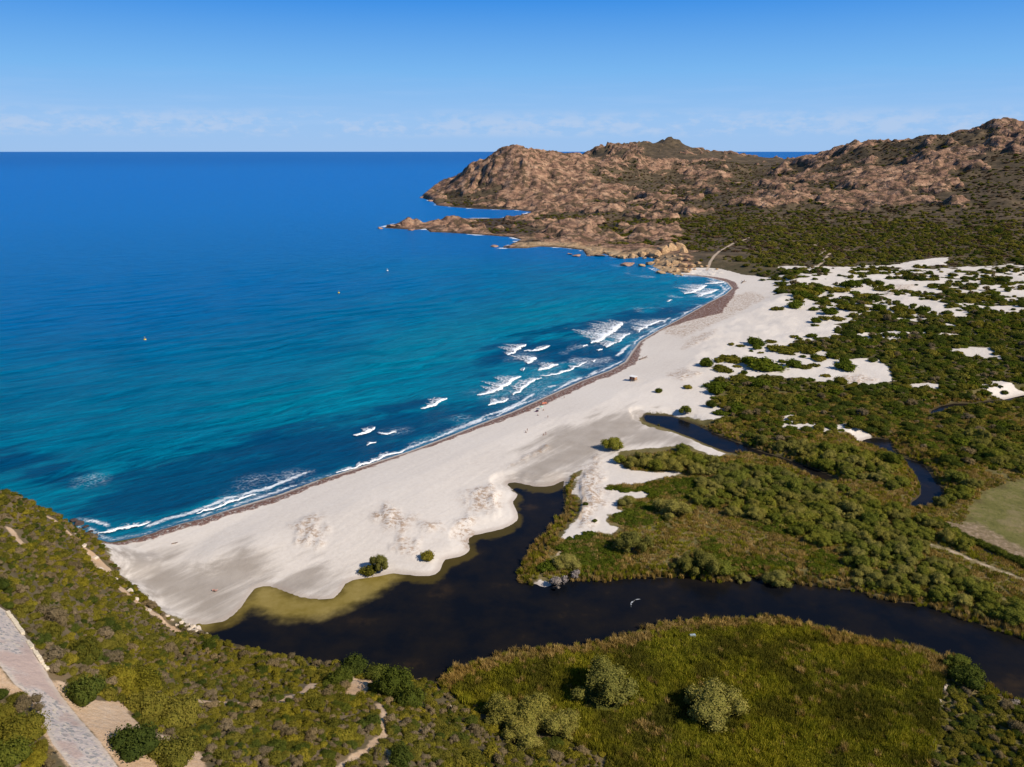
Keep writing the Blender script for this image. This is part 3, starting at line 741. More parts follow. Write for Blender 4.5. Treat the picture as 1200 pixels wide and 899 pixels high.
FOAM = np.maximum(FOAM, rockfoam * .9)
okf = cen(ssc) > -45
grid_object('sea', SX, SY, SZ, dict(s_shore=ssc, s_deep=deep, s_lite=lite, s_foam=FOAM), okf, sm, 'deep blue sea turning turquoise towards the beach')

# ------------------------------------------------------------------ river water
OLIVE = gpoly([(220,735),(240,740),(285,722),(300,716),(325,727),(375,726),(425,707),(455,690),(470,674),(455,668),(415,675),(403,683),(388,698),(353,698),(321,685),(299,686),(280,710),(260,726),(225,728)], .3, 2)
rm, r = material('river_water')
P = r.pos()
ol, rs = r.attr('r_olive'), r.attr('r_sand')
nb = r.noise(P, .12, 5, .6)
c = r.ramp(r.noise(P, .05, 5, .6), [(.4, (.005, .006, .009)), (.6, (.012, .010, .009)), (.75, (.036, .023, .012))])
edge = r.ss(r.m('ADD', rs, r.m('MULTIPLY', r.m('SUBTRACT', nb, .5), 6.)), -2.0, 0.)
c = r.mix(r.m('MULTIPLY', edge, .42), c, (.15, .105, .012))
c = r.mix(r.ss(r.m('ADD', ol, r.m('MULTIPLY', r.m('SUBTRACT', nb, .5), 7.)), -2.5, 4.5), c, r.ramp(nb, [(.3, (.185, .135, .022)), (.7, (.30, .225, .07))]))
rip = r.noise(r.n('ShaderNodeMapping', {'Vector': P, 'Scale': (1.2, 2.2, 1.)}).outputs[0], 1.0, 4, .6)
r.out(r.surf(c, .10, .04, r.bump(rip, .25, .2)))
def river_sheet(name, poly, label, step):
    (x0, y0), (x1, y1) = poly.min(0) - 8, poly.max(0) + 8
    X, Y = np.meshgrid(np.arange(x0, x1, step), np.arange(y0, y1, step), indexing='ij')
    sd = sdf(poly, X, Y, 12.0)
    fm = (cen(sd) > -6) & (cen(sdf(COAST, X, Y, 60)) > 6)
    grid_object(name, X, Y, np.full(X.shape, .3), dict(r_olive=sdf(OLIVE, X, Y, 30), r_sand=sdf(SAND[0], X, Y, 30)), fm, rm, label)
river_sheet('river_lagoon', LAGOON, 'dark still river lagoon winding behind the beach', 2.0)
river_sheet('river_channel', CHAN, 'narrow dark blue side channel running from the sand into the trees', 2.0)
river_sheet('river_loop', LOOP, 'dark blue bend of water beyond the wooded bank near the meadow', 2.0)
river_sheet('upper_stream', UPPER, 'thin stretch of stream glimpsed among the scrub on the right', 2.5)
# ------------------------------------------------------------------ vegetation: leaf materials
def leaf_mat(name, stops, var=.5, transl=.22, zone=None):
    m, t = material(name)
    oi = t.n('ShaderNodeObjectInfo').outputs['Random']
    ti = t.attr('tint')
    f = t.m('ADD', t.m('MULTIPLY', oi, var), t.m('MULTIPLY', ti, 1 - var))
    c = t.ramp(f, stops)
    patch_ = t.noise(t.pos(), .035, 3, .5)
    if zone:
        c = t.mix(t.ss(t.noise(t.pos(), .07, 4, .6), .42, .62, 0., .75), c, zone)
    c = t.mix(t.ss(patch_, .35, .7, 0., .45), c, t.mix(1.0, c, (1.22, 1.08, .6), 'MULTIPLY'))
    d = t.n('ShaderNodeBsdfDiffuse', {'Color': c}).outputs[0]
    tr = t.n('ShaderNodeBsdfTranslucent', {'Color': t.mix(1.0, c, (1.15, 1.2, .5), 'MULTIPLY')}).outputs[0]
    t.out(t.n('ShaderNodeMixShader', {0: transl, 1: d, 2: tr}).outputs[0])
    return m
M_OLIVE = leaf_mat('olive_leaves', [(.1, (0.068, 0.072, 0.013)), (.5, (0.152, 0.135, 0.021)), (.9, (0.233, 0.190, 0.034))])
M_YELLOW = leaf_mat('yellow_green_leaves', [(.1, (0.103, 0.093, 0.012)), (.5, (0.214, 0.187, 0.022)), (.9, (0.317, 0.246, 0.035))])
M_GREY = leaf_mat('grey_brown_twigs', [(.1, (0.122, 0.094, 0.052)), (.5, (0.220, 0.167, 0.098)), (.9, (0.326, 0.240, 0.144))])
M_DARK = leaf_mat('dark_green_leaves', [(.1, (0.040, 0.055, 0.012)), (.5, (0.076, 0.093, 0.017)), (.9, (0.127, 0.133, 0.023))])
M_JUNI = leaf_mat('juniper_leaves', [(.1, (0.048, 0.067, 0.009)), (.5, (0.089, 0.114, 0.013)), (.9, (0.159, 0.168, 0.021))], .35)
M_TAMA = leaf_mat('tamarisk_leaves', [(.1, (0.126, 0.123, 0.030)), (.5, (0.235, 0.213, 0.051)), (.9, (0.379, 0.311, 0.092))], .4)
M_ALDER = leaf_mat('alder_leaves', [(.1, (0.082, 0.103, 0.017)), (.5, (0.179, 0.184, 0.030)), (.9, (0.294, 0.262, 0.049))], .4)
M_BLEACH = leaf_mat('bleached_twigs', [(.1, (.22, .18, .17)), (.5, (.34, .29, .27)), (.9, (.46, .40, .37))])
M_REED = leaf_mat('reed_leaves', [(.1, (0.148, 0.151, 0.014)), (.5, (0.265, 0.247, 0.021)), (.9, (0.423, 0.353, 0.042))], .55, zone=(.075, .072, .018))
M_TAN = leaf_mat('dry_reed_leaves', [(.1, (0.196, 0.127, 0.039)), (.5, (0.362, 0.246, 0.085)), (.9, (0.543, 0.373, 0.157))], .55)
M_FAR = leaf_mat('scrub_leaves', [(.1, (0.078, 0.083, 0.018)), (.5, (0.146, 0.140, 0.028)), (.9, (0.248, 0.199, 0.040))])
bark, bt = material('bark')
bt.out(bt.surf(bt.ramp(bt.noise(bt.pos(), 3.0, 5, .6), [(.3, (.06, .045, .035)), (.7, (.16, .125, .10))]), .95, .1))

# ------------------------------------------------------------------ vegetation: shapes
def mesh_np(name, V, Q, mat, tint=None, smooth=False):
    """quads from numpy arrays"""
    me = bpy.data.meshes.new(name)
    me.vertices.add(len(V)); me.vertices.foreach_set('co', np.asarray(V, np.float32).ravel())
    Q = np.asarray(Q, np.int32)
    k = Q.shape[1]
    me.loops.add(Q.size); me.loops.foreach_set('vertex_index', Q.ravel())
    me.polygons.add(len(Q)); me.polygons.foreach_set('loop_start', np.arange(0, Q.size, k, dtype=np.int32))
    if smooth: me.polygons.foreach_set('use_smooth', np.ones(len(Q), bool))
    me.update(calc_edges=True)
    if tint is not None:
        at = me.attributes.new('tint', 'FLOAT', 'POINT'); at.data.foreach_set('value', np.asarray(tint, np.float32))
    me.materials.append(mat)
    return me
def cards(P, N, size, rng, aspect=.6):
    """small leaf sprays: one bent quad at each point, facing roughly along N"""
    n = len(P)
    r = rng.normal(size=(n, 3))
    N = N + .55 * r; N /= np.linalg.norm(N, axis=1)[:, None]
    T = np.cross(N, rng.normal(size=(n, 3))); T /= np.linalg.norm(T, axis=1)[:, None] + 1e-9
    B = np.cross(N, T)
    s = (size * rng.uniform(.6, 1.45, n))[:, None]
    V = np.stack([P - T * s - B * s * aspect, P + T * s * .8 - B * s * aspect, P + T * s + B * s * aspect - N * s * .3, P - T * s * .7 + B * s * aspect * .9], 1)
    return V.reshape(-1, 3), np.arange(4 * n).reshape(-1, 4)
def blob(c, r, rng, nu=9, nv=5):
    """rough closed hull inside a lobe"""
    th = np.linspace(0, 2 * np.pi, nu, endpoint=False)
    V, Q = [], []
    for j in range(nv + 1):
        ph = math.pi * j / nv
        for t in th:
            k = rng.uniform(.86, 1.1)
            V.append((c[0] + r[0] * k * math.sin(ph) * math.cos(t), c[1] + r[1] * k * math.sin(ph) * math.sin(t), c[2] + r[2] * k * math.cos(ph)))
    for j in range(nv):
        for i in range(nu):
            Q.append((j * nu + i, (j + 1) * nu + i, (j + 1) * nu + (i + 1) % nu, j * nu + (i + 1) % nu))
    return np.array(V), np.array(Q)
def crown(name, lobes, n, size, mat, seed, low=-.25, core=.8):
    """leafy crown: sprays spread over and a little inside the lobes, round a rough inner hull"""
    rng = np.random.default_rng(seed)
    L = np.array(lobes, float)
    area = (L[:, 3] * L[:, 4] + L[:, 4] * L[:, 5] + L[:, 3] * L[:, 5])
    which = rng.choice(len(L), n, p=area / area.sum())
    d = rng.normal(size=(n, 3)); d /= np.linalg.norm(d, axis=1)[:, None]
    d[:, 2] = np.where(d[:, 2] < low, -d[:, 2], d[:, 2])
    rr = L[which, 3:6]
    bump_ = 1 + .16 * np.sin(d[:, 0] * 5 + which) * np.cos(d[:, 1] * 5 + 2 * which)
    P = L[which, :3] + d * rr * (rng.uniform(.82, 1.06, n) * bump_)[:, None]
    N = d / rr; N /= np.linalg.norm(N, axis=1)[:, None]
    stray = rng.uniform(size=n) < .12
    P = np.where(stray[:, None], L[which, :3] + (P - L[which, :3]) * rng.uniform(1.08, 1.34, n)[:, None], P)
    ok = P[:, 2] > .01
    P, N = P[ok], N[ok]
    V, Q = cards(P, N, size, rng)
    tint = np.repeat(rng.uniform(0, 1, len(P)), 4)
    VV, QQ, TT = [V], [Q], [tint]
    off = len(V)
    if core:
        for l in L:
            v, q = blob(l[:3], l[3:6] * core, rng)
            v[:, 2] = np.maximum(v[:, 2], -.02)
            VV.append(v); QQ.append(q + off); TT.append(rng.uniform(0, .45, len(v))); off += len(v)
    return mesh_np(name, np.concatenate(VV), np.concatenate(QQ), mat, np.concatenate(TT))
def dome_lobes(rng, k, h, spread=.62, rlo=.38, rhi=.6):
    out = [(0, 0, h * .42, .62, .62, h * .55)]
    for i in range(k):
        a = 2 * math.pi * (i + rng.uniform(-.3, .3)) / k
        s = spread * rng.uniform(.6, 1.05)
        r = rng.uniform(rlo, rhi)
        out.append((s * math.cos(a), s * math.sin(a), h * rng.uniform(.2, .5), r, r * rng.uniform(.8, 1.2), h * rng.uniform(.35, .55)))
    return out
def tree_lobes(rng, k, h):
    out = [(0, 0, h * .62, .55, .55, h * .36)]
    for i in range(k):
        a = 2 * math.pi * (i * .618 + rng.uniform(-.1, .1))
        s = rng.uniform(.3, .86); r = rng.uniform(.15, .42)
        out.append((s * math.cos(a), s * math.sin(a), h * rng.uniform(.25, .78) * (1.12 - s * .45), r, r * rng.uniform(.8, 1.2), r * rng.uniform(.9, 1.5)))
    return out
def tube_chain(P, R, k=6):
    P = np.array(P, float)
    V, Q = [], []
    for i, p in enumerate(P):
        t = P[min(i + 1, len(P) - 1)] - P[max(i - 1, 0)]; t /= np.linalg.norm(t) + 1e-9
        a = np.cross(t, (.3, 1, .2)); a /= np.linalg.norm(a) + 1e-9
        b = np.cross(t, a)
        for j in range(k):
            an = 2 * math.pi * j / k
            V.append(p + R[i] * (math.cos(an) * a + math.sin(an) * b))
    for i in range(len(P) - 1):
        for j in range(k):
            Q.append((i * k + j, i * k + (j + 1) % k, (i + 1) * k + (j + 1) % k, (i + 1) * k + j))
    return V, Q
def trunk_mesh(name, rng, h, n=5, r=.07):
    VV, QQ = [], []
    def add(P, R):
        v, q = tube_chain(P, R)
        o = len(VV); VV.extend(v); QQ.extend([tuple(i + o for i in f) for f in q])
    add([(0, 0, -.05), (.02, .01, h * .25), (-.02, .03, h * .5), (.03, 0, h * .78)], [r * 1.3, r, r * .75, r * .3])
    for i in range(n):
        a = 2 * math.pi * (i + rng.uniform(-.2, .2)) / n
        z0 = h * rng.uniform(.12, .4); s = rng.uniform(.4, .65)
        add([(0, 0, z0), (s * .5 * math.cos(a), s * .5 * math.sin(a), z0 + h * .18), (s * math.cos(a), s * math.sin(a), z0 + h * rng.uniform(.28, .42))], [r * .55, r * .38, r * .15])
    return mesh_np(name, np.array(VV), np.array(QQ), bark, smooth=True)
def variants(name, mat, n, fn, cnt, size, seed, low=-.25):
    return [crown(name, fn(np.random.default_rng(seed + i)), cnt, size, mat, seed + 50 + i, low) for i in range(n)]
shrub_fn = lambda rng: dome_lobes(rng, int(rng.integers(4, 8)), rng.uniform(.95, 1.25))
flat_fn = lambda rng: dome_lobes(rng, int(rng.integers(5, 9)), rng.uniform(.5, .7), .72, .3, .5)
loose_fn = lambda rng: tree_lobes(rng, 6, 1.3)
tree_fn = lambda rng: tree_lobes(rng, int(rng.integers(13, 19)), rng.uniform(1.45, 1.95))
K = {}
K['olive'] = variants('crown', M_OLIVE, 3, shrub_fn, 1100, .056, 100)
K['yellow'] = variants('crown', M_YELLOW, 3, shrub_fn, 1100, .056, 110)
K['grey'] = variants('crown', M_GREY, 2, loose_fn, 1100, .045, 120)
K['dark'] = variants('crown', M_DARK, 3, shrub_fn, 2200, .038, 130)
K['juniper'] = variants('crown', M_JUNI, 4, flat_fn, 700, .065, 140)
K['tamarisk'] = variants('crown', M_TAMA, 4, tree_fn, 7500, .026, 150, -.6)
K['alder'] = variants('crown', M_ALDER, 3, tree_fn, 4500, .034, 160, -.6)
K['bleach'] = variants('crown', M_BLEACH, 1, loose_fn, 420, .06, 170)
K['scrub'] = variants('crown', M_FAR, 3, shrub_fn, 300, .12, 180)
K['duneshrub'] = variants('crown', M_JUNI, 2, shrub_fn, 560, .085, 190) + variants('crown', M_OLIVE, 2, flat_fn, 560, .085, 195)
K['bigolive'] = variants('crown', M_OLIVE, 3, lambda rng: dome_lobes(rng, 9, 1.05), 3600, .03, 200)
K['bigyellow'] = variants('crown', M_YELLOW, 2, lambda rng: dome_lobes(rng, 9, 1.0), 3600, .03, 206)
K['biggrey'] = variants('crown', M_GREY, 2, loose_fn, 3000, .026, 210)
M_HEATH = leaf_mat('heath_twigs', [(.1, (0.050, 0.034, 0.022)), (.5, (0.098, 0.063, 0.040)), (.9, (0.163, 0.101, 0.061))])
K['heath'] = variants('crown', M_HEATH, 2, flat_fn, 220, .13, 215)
TR = [trunk_mesh('trunk', np.random.default_rng(i), 1.5) for i in range(3)]
ST = [trunk_mesh('stem', np.random.default_rng(20 + i), .7, 5, .045) for i in range(2)]
def reed_mesh(name, mat, seed, n, h, spread):
    rng = np.random.default_rng(seed)
    V, Q, T = [], [], []
    for i in range(n):
        a, s = rng.uniform(0, 2 * np.pi), spread * math.sqrt(rng.uniform(0, 1))
        x, y, hh = s * math.cos(a), s * math.sin(a), h * rng.uniform(.55, 1.1)
        b = rng.uniform(0, 2 * np.pi); w = .05 * rng.uniform(.7, 1.5)
        lx, ly = rng.normal(0, .22, 2) * hh
        ex, ey = w * math.cos(b), w * math.sin(b)
        o = len(V)
        V += [(x - ex, y - ey, 0), (x + ex, y + ey, 0), (x + lx * .4 + ex, y + ly * .4 + ey, hh * .6), (x + lx * .4 - ex, y + ly * .4 - ey, hh * .6), (x + lx + ex * .2, y + ly + ey * .2, hh), (x + lx - ex * .2, y + ly - ey * .2, hh)]
        Q += [(o, o + 1, o + 2, o + 3), (o + 3, o + 2, o + 4, o + 5)]
        T += [rng.uniform()] * 6
    return mesh_np(name, np.array(V), np.array(Q), mat, T)

# ------------------------------------------------------------------ vegetation: planting
LANDMARKS = [(16,728,'upper stone kerb'),(45,770,'lower stone kerb'),(67,733,'grey twiggy bush above the kerb'),(97,773,'round green bush above the kerb'),(100,822,'dark bush at the road edge'),(125,838,'orange bare ground'),
 (159,880,'dark bush at the road bend'),(205,893,'broad olive bush at the road bend'),(150,805,'yellow bushes above the bare ground'),(190,842,'olive bushes on the bare rim'),(237,821,'left end of the orange footpath'),(290,824,'middle of the orange footpath'),
 (350,814,'bend of the orange footpath'),(382,804,'right end of the orange footpath'),(416,800,'pale bare patch'),(466,816,'large dark domed bush'),(447,838,'sandy gully of the forked path'),(434,876,'fork of the path'),(470,893,'round bush at bottom edge'),
 (398,898,'lower end of the forked path'),(78,622,'upper scar on the seaward spur'),(22,630,'left scar on the seaward spur'),(118,662,'pale scarp above the beach'),(165,708,'lower pale scarp above the beach'),(232,740,'boulders at the beach foot'),(10,580,'top of the seaward spur'),
 (30,840,'grey shrub by the pale shoulder'),(290,760,'near shore of the lagoon'),(380,775,'lagoon edge above the footpath'),(428,787,'dark lagoon edge bushes'),(515,800,'lagoon and reed corner'),(560,836,'left edge of the reed marsh'),(620,862,'tamarisk thicket at the marsh edge'),
 (690,886,'foot of the reed marsh'),(300,870,'slope below the footpath'),(100,700,'middle of the steep slope'),(40,670,'upper slope above the road'),(200,770,'slope above the beach foot'),(560,885,'bottom edge below the thicket'),(250,893,'bottom edge right of the bare ground'),(330,893,'bottom edge left of the forked path'),
 (780,548,'tamarisk row on the island edge'),(718,524,'lone small tree on grey sand'),(741,640,'big tamarisk by the island sand'),(827,668,'bushy tamarisk over the river'),(663,660,'rounded tree at the island tip'),(788,600,'broad tamarisk amid junipers'),(911,682,'pale tamarisk leaning over the river'),
 (755,490,'head of the side channel'),(830,516,'sandy bank of the side channel'),(935,550,'straight of the side channel'),(1025,520,'upper end of the channel loop'),(1090,560,'outer bend of the channel loop'),(1060,545,'inner bank of the channel loop'),(1070,600,'lower end of the channel loop'),(1170,590,'green meadow'),(1125,615,'bare ground by the meadow'),
 (1110,638,'pale track by the meadow'),(1180,665,'lower pale track'),(1120,775,'yellow green bush at the river bend'),(1102,830,'rubble line'),(1090,885,'lower rubble line'),(1190,826,'pale bush at the water edge'),(1180,880,'bottom right corner'),(940,640,'grassy clearing of the island'),(880,640,'dark juniper heart of the island'),
 (1010,695,'river bank below the island wood'),(1100,715,'river bank past the island wood'),(1190,740,'river bank at the right edge'),(860,575,'middle of the island wood'),(960,600,'broad top of the island wood'),(1030,650,'lower island wood'),(1100,680,'far end of the island wood'),(700,650,'green carpet at the island tip'),(720,582,'fingers of island sand'),
 (1035,440,'lowest dune sand tongue'),(1060,368,'long strip of dune sand'),(1080,337,'topmost strip of dune sand'),(1172,356,'small high sand patch'),(1030,399,'sand sliver in the scrub'),(1150,420,'dry pale streak in the scrub'),(1175,460,'sand by the upper stream'),(1100,480,'upper stream'),(1000,508,'sand pocket by the channel loop'),
 (925,494,'sand pocket above the channel'),(895,432,'wide shrub on the white sand'),(856,440,'sandy fringe of the dune scrub'),(970,350,'orange sand notch below the plain'),(960,298,'forked pale track'),(850,298,'pale track above the cove'),(1050,270,'brown clearing on the plain'),(1150,300,'middle of the scrub plain'),(1060,308,'sandy spots on the plain'),
 (930,270,'foot of the rocky range'),(1130,262,'foot of the range on the right'),(800,270,'headland slope behind the cove'),(700,262,'green hollow of the low headland'),(1180,330,'scrub at the right edge'),(1110,400,'broad scrub behind the dunes'),(1040,480,'thick scrub above the channel loop'),(1160,520,'trees beyond the channel loop')]
LM_U, LM_V = np.array([l[0] for l in LANDMARKS], float), np.array([l[1] for l in LANDMARKS], float)
def whereabouts(u, v):
    k = int(np.argmin((LM_U - u) ** 2 + ((LM_V - v) * 1.6) ** 2))
    du, dv = u - LM_U[k], (v - LM_V[k]) * 1.6
    dd = math.hypot(du, dv)
    if dd < 7: rel = 'right by the'
    else:
        far_ = 'just' if dd < 22 else 'a little' if dd < 45 else 'well'
        rel = far_ + ' ' + ('left of' if abs(du) > abs(dv) and du < 0 else 'right of' if abs(du) > abs(dv) else 'beyond' if dv < 0 else 'in front of') + ' the'
    return rel + ' ' + LANDMARKS[k][2]
def trim(lb):
    for a_, b_ in ((' a little ', ' '), (' well ', ' '), (' just ', ' '), ('small flat ', 'small '), ('broad flat ', 'broad '), ('sprawling ', '')):
        if len(lb.split()) > 14: lb = lb.replace(a_, b_)
    return lb
def apart(objs):
    """labels still shared by two or three neighbours tell left from right"""
    by = {}
    for o, u in objs: by.setdefault(o['label'], []).append((u, o))
    for lb, l in by.items():
        l.sort(key=lambda t: t[0])
        words = {2: ['left', 'right'], 3: ['left', 'middle', 'right'], 4: ['leftmost', 'left', 'right', 'rightmost']}.get(len(l))
        if words:
            for (u, o), w_ in zip(l, words): o['label'] = w_ + ' ' + lb
rnd = random.Random(7)
TAKEN = []                                                    # (x, y, r) of plants set by hand
def visible(x, y, z):
    """nothing of the ground stands between the camera and this point"""
    t = np.linspace(.25, .97, 40)
    x, y, z = np.atleast_1d(x), np.atleast_1d(y), np.atleast_1d(z)
    ok = np.ones(len(x), bool)
    for k in t:
        zz = CAMZ + (z - CAMZ) * k
        ok &= zat(x * k, y * k) < zz + .3
    return ok
def plant(name, kind, x, y, z, r, label, cat, group=None, hs=1.0, trunk=None, rz=None, k=None):
    ms = K[kind]
    k = rnd.randrange(len(ms)) if k is None else k % len(ms)
    rz = rnd.uniform(0, 6.283) if rz is None else rz
    if trunk:
        e = bpy.data.objects.new(name, None); COL.objects.link(e)
        e.location = (x, y, z - .05); e.rotation_euler = (0, 0, rz); e.scale = (r * rnd.uniform(.86, 1.12), r * rnd.uniform(.82, 1.08), r * hs)
        tag(e, label, cat, group)
        link('trunk' if trunk is TR else 'stem', trunk[rnd.randrange(len(trunk))], parent=e)
        c = link('crown', ms[k], parent=e)
        return e, c
    o = link(name, ms[k], loc=(x, y, z - .05), rot=(0, 0, rz), scale=(r, r, r * hs))
    tag(o, label, cat, group)
    return o, o
def trace(name, kind, u, v, wpx, label, cat='shrub', hs=1.0, trunk=True, k=None, group=None):
    p = place(u, v)
    dist = math.sqrt(p.x ** 2 + p.y ** 2 + (CAMZ - p.z) ** 2)
    r = wpx * dist / F / 2 / .96
    TAKEN.append((p.x, p.y, r * .75))
    tk = (TR if kind in ('tamarisk', 'alder') else ST) if trunk else None
    return plant(name, kind, p.x, p.y, p.z, r, label, cat, group, hs, tk, k=k)

TRACED = [
 ('maquis_shrub','dark',100,822,41,'dark rounded bush where the orange bare ground meets the road','bush',1.05),
 ('maquis_shrub','dark',159,880,47,'dark bush with a wide shadow on the lower road bend','bush',.9),
 ('maquis_shrub','bigolive',204,893,50,'broad olive bush just right of the dark bush at the road bend','bush',.95),
 ('maquis_shrub','dark',462,814,44,'large dark domed bush with black shade below the pale bare patch','bush',1.0),
 ('maquis_shrub','dark',482,826,38,'dark bush leaning on the large domed bush by the pale patch','bush',.9),
 ('maquis_shrub','dark',416,786,32,'dark flat bush at the lagoon edge left of the pale bare patch','bush',.8),
 ('maquis_shrub','dark',442,793,28,'rounded dark bush on the lagoon edge right of the pale bare patch','bush',.9),
 ('maquis_shrub','dark',398,803,30,'dark green bush left of the pale bare patch, above the footpath','bush',.9),
 ('maquis_shrub','biggrey',67,733,30,'grey twiggy bush upslope of the broken stone kerb','bush',1.0),
 ('maquis_shrub','bigolive',97,773,36,'round green bush with a black hollow at its left, near the kerb','bush',1.0),
 ('maquis_shrub','bigyellow',165,808,44,'bright yellow green bush above the orange bare ground','bush',.9),
 ('maquis_shrub','bigyellow',140,803,34,'yellow green bush at the top edge of the orange bare ground','bush',.9),
 ('maquis_shrub','bigolive',172,836,46,'wide olive bush on the right rim of the orange bare ground','bush',.9),
 ('maquis_shrub','bigolive',205,848,50,'big olive bush downslope of the orange bare ground rim','bush',.95),
 ('maquis_shrub','dark',470,893,30,'round dark bush at the bottom edge beside the forked footpath','bush',1.0),
 ('maquis_shrub','dark',8,895,44,'dark shrub in the very corner left of the road','bush',.9),
 ('maquis_shrub','bigolive',22,868,46,'olive shrub on the strip left of the road','bush',.9),
 ('maquis_shrub','bigolive',0,850,34,'olive shrub above the corner shrubs left of the road','bush',.9),
 ('maquis_shrub','biggrey',30,835,26,'grey brown shrub at the top of the strip left of the road','bush',.9),
 ('maquis_shrub','bigyellow',40,896,24,'yellow green shrub at the bottom edge left of the road','bush',.8),
 ('maquis_shrub','biggrey',56,898,16,'grey shrub at the bottom edge touching the road verge','bush',.8),
 ('maquis_shrub','bigolive',47,880,18,'small olive shrub on the verge left of the road bend','bush',.8),
 ('maquis_shrub','bigolive',20,822,20,'small olive shrub at the point of the pale shoulder','bush',.8),
 ('maquis_shrub','dark',1,818,16,'dark shrub at the left edge above the pale shoulder','bush',.9),
 ('tamarisk_tree','tamarisk',446,668,24,'tall bush at the lagoon tip of the white sand spit','bush',.9),
 ('dune_shrub','olive',434,671,20,'low olive shrub just left of the tall bush on the sand spit','shrub',.7),
 ('dune_shrub','olive',501,655,19,'lone speckled shrub on the smooth white sand of the spit','shrub',.8),
 ('dune_shrub','dark',772,460,10,'small dark shrub alone on sand nearest the beach hut','shrub',1.1),
 ('tamarisk_tree','alder',804,484,18,'tall shrub with blue shadow beside the head of the side channel','shrub',.6),
 ('dune_shrub','dark',833,477,14,'rounded dark shrub right of the tall shrub by the channel head','shrub',1.0),
 ('tamarisk_tree','alder',718,526,25,'lone small tree on grey sand with its shadow to the left','tree',.6),
 ('dune_shrub','yellow',806,455,10,'tan tuft shrub on a hummock up the sand from the lone dark shrub','shrub',.7),
 ('tamarisk_tree','tamarisk',708,818,68,'large silvery tamarisk standing in the reed marsh nearer the lagoon','tree',.62),
 ('tamarisk_tree','tamarisk',833,838,62,'silvery tamarisk with dark hollow base, right of the larger one in the marsh','tree',.6),
 ('tamarisk_tree','tamarisk',587,843,48,'leftmost tamarisk of the thicket at the marsh edge','tree',.6),
 ('tamarisk_tree','tamarisk',622,848,54,'middle tamarisk of the thicket at the marsh edge','tree',.62),
 ('tamarisk_tree','tamarisk',656,858,48,'rightmost tamarisk of the thicket at the marsh edge','tree',.6),
 ('tamarisk_tree','tamarisk',612,868,44,'nearest tamarisk at the foot of the marsh edge thicket','tree',.55),
 ('tamarisk_tree','tamarisk',741,644,42,'big grey green tamarisk with a shadow on the island sand edge','tree',.6),
 ('tamarisk_tree','tamarisk',827,672,46,'bushy tamarisk overhanging the dark river in mid island','tree',.6),
 ('tamarisk_tree','tamarisk',804,668,30,'smaller tamarisk left of the bushy one over the river','tree',.6),
 ('tamarisk_tree','alder',846,672,30,'green tree right of the bushy tamarisk over the river','tree',.6),
 ('tamarisk_tree','tamarisk',870,681,18,'low tamarisk drooping into the river','tree',.5),
 ('tamarisk_tree','tamarisk',911,684,26,'pale tamarisk leaning over the river right of the grassy gap','tree',.6),
 ('tamarisk_tree','tamarisk',663,664,28,'rounded grey green tree at the island tip','tree',.55),
 ('tamarisk_tree','tamarisk',736,592,24,'grey shrub tree on the right rim of the island sand','tree',.5),
 ('tamarisk_tree','tamarisk',788,604,42,'broad tamarisk amid the dark juniper mats','tree',.5),
 ('bleached_shrub','bleach',652,688,26,'bleached pinkish grey leafless shrub at the island waterline','shrub',.7),
 ('bleached_shrub','bleach',675,676,16,'greyish dead shrub beside the rounded tree at the island tip','shrub',.8),
 ('dune_shrub','dark',686,592,8,'tiny round shrub by the sandy island path','shrub',1.0),
 ('dune_shrub','dark',697,611,6,'tiny low shrub in the middle of the island sand','shrub',.8),
 ('juniper_shrub','juniper',641,667,26,'low green mat at the island tip beside the little white bank','shrub',.8),
 ('tamarisk_tree','alder',1122,783,24,'yellow green bush where the marsh meets the river bend','bush',.6),
 ('maquis_shrub','dark',1133,800,34,'dark bush behind the yellow green bush at the river bend','bush',.8),
 ('bleached_shrub','bleach',1190,826,12,'pale grey bush at the water edge on the far right','shrub',.7)]
for nm, kd, u, v, wp, lb, ct, hs in TRACED:
    trace(nm, kd, u, v, wp, lb, ct, hs)
# shrubs on the open dune sand
DUNE_PX = [(827,422,8),(828,429,18),(853,423,34),(847,434,25),(893,432,42),(872,438,9),(864,430,10),(867,445,26),(840,454,26),(839,461,20),(858,461,14),(880,458,26),(861,481,22),(870,492,11),(868,406,10),(857,404,8),(885,404,20),(887,409,11),
 (906,408,14),(891,414,7),(880,412,5),(937,407,6),(920,412,34),(947,412,26),(917,425,9),(930,430,18),(942,431,16),(953,429,12),(941,419,8),(956,421,12),(903,401,13),(910,363,14),(931,360,18),(952,364,9),(921,339,16),(944,344,30),(939,338,16),
 (956,378,12),(1032,340,16),(981,341,26),(997,336,20),(959,343,13),(1012,348,17),(1000,363,30),(940,348,24),(964,356,12),(982,375,17),(966,374,14),(973,368,18),(1031,364,15),(1014,356,14),(1093,375,12),(1058,379,13),(1083,366,14),(1054,364,20),
 (1155,352,12),(951,395,11),(991,433,24),(967,441,11),(960,422,16),(975,419,14),(990,426,14),(981,450,9),(903,431,20),(878,424,16),(893,455,22),(905,447,30)]
DUNE_OBJ = []
for i, (u, v, wp) in enumerate(DUNE_PX):
    size = 'tiny' if wp < 9 else 'small' if wp < 15 else 'broad' if wp < 25 else 'wide sprawling'
    o, _ = trace('dune_shrub', 'duneshrub', u, v, wp, trim(f'{size} dune shrub {whereabouts(u, v)}'), 'shrub', .5 if wp > 22 else .75, trunk=False, k=i, group='green shrubs dotted over the dune sand')
    DUNE_OBJ.append((o, u))
apart(DUNE_OBJ)
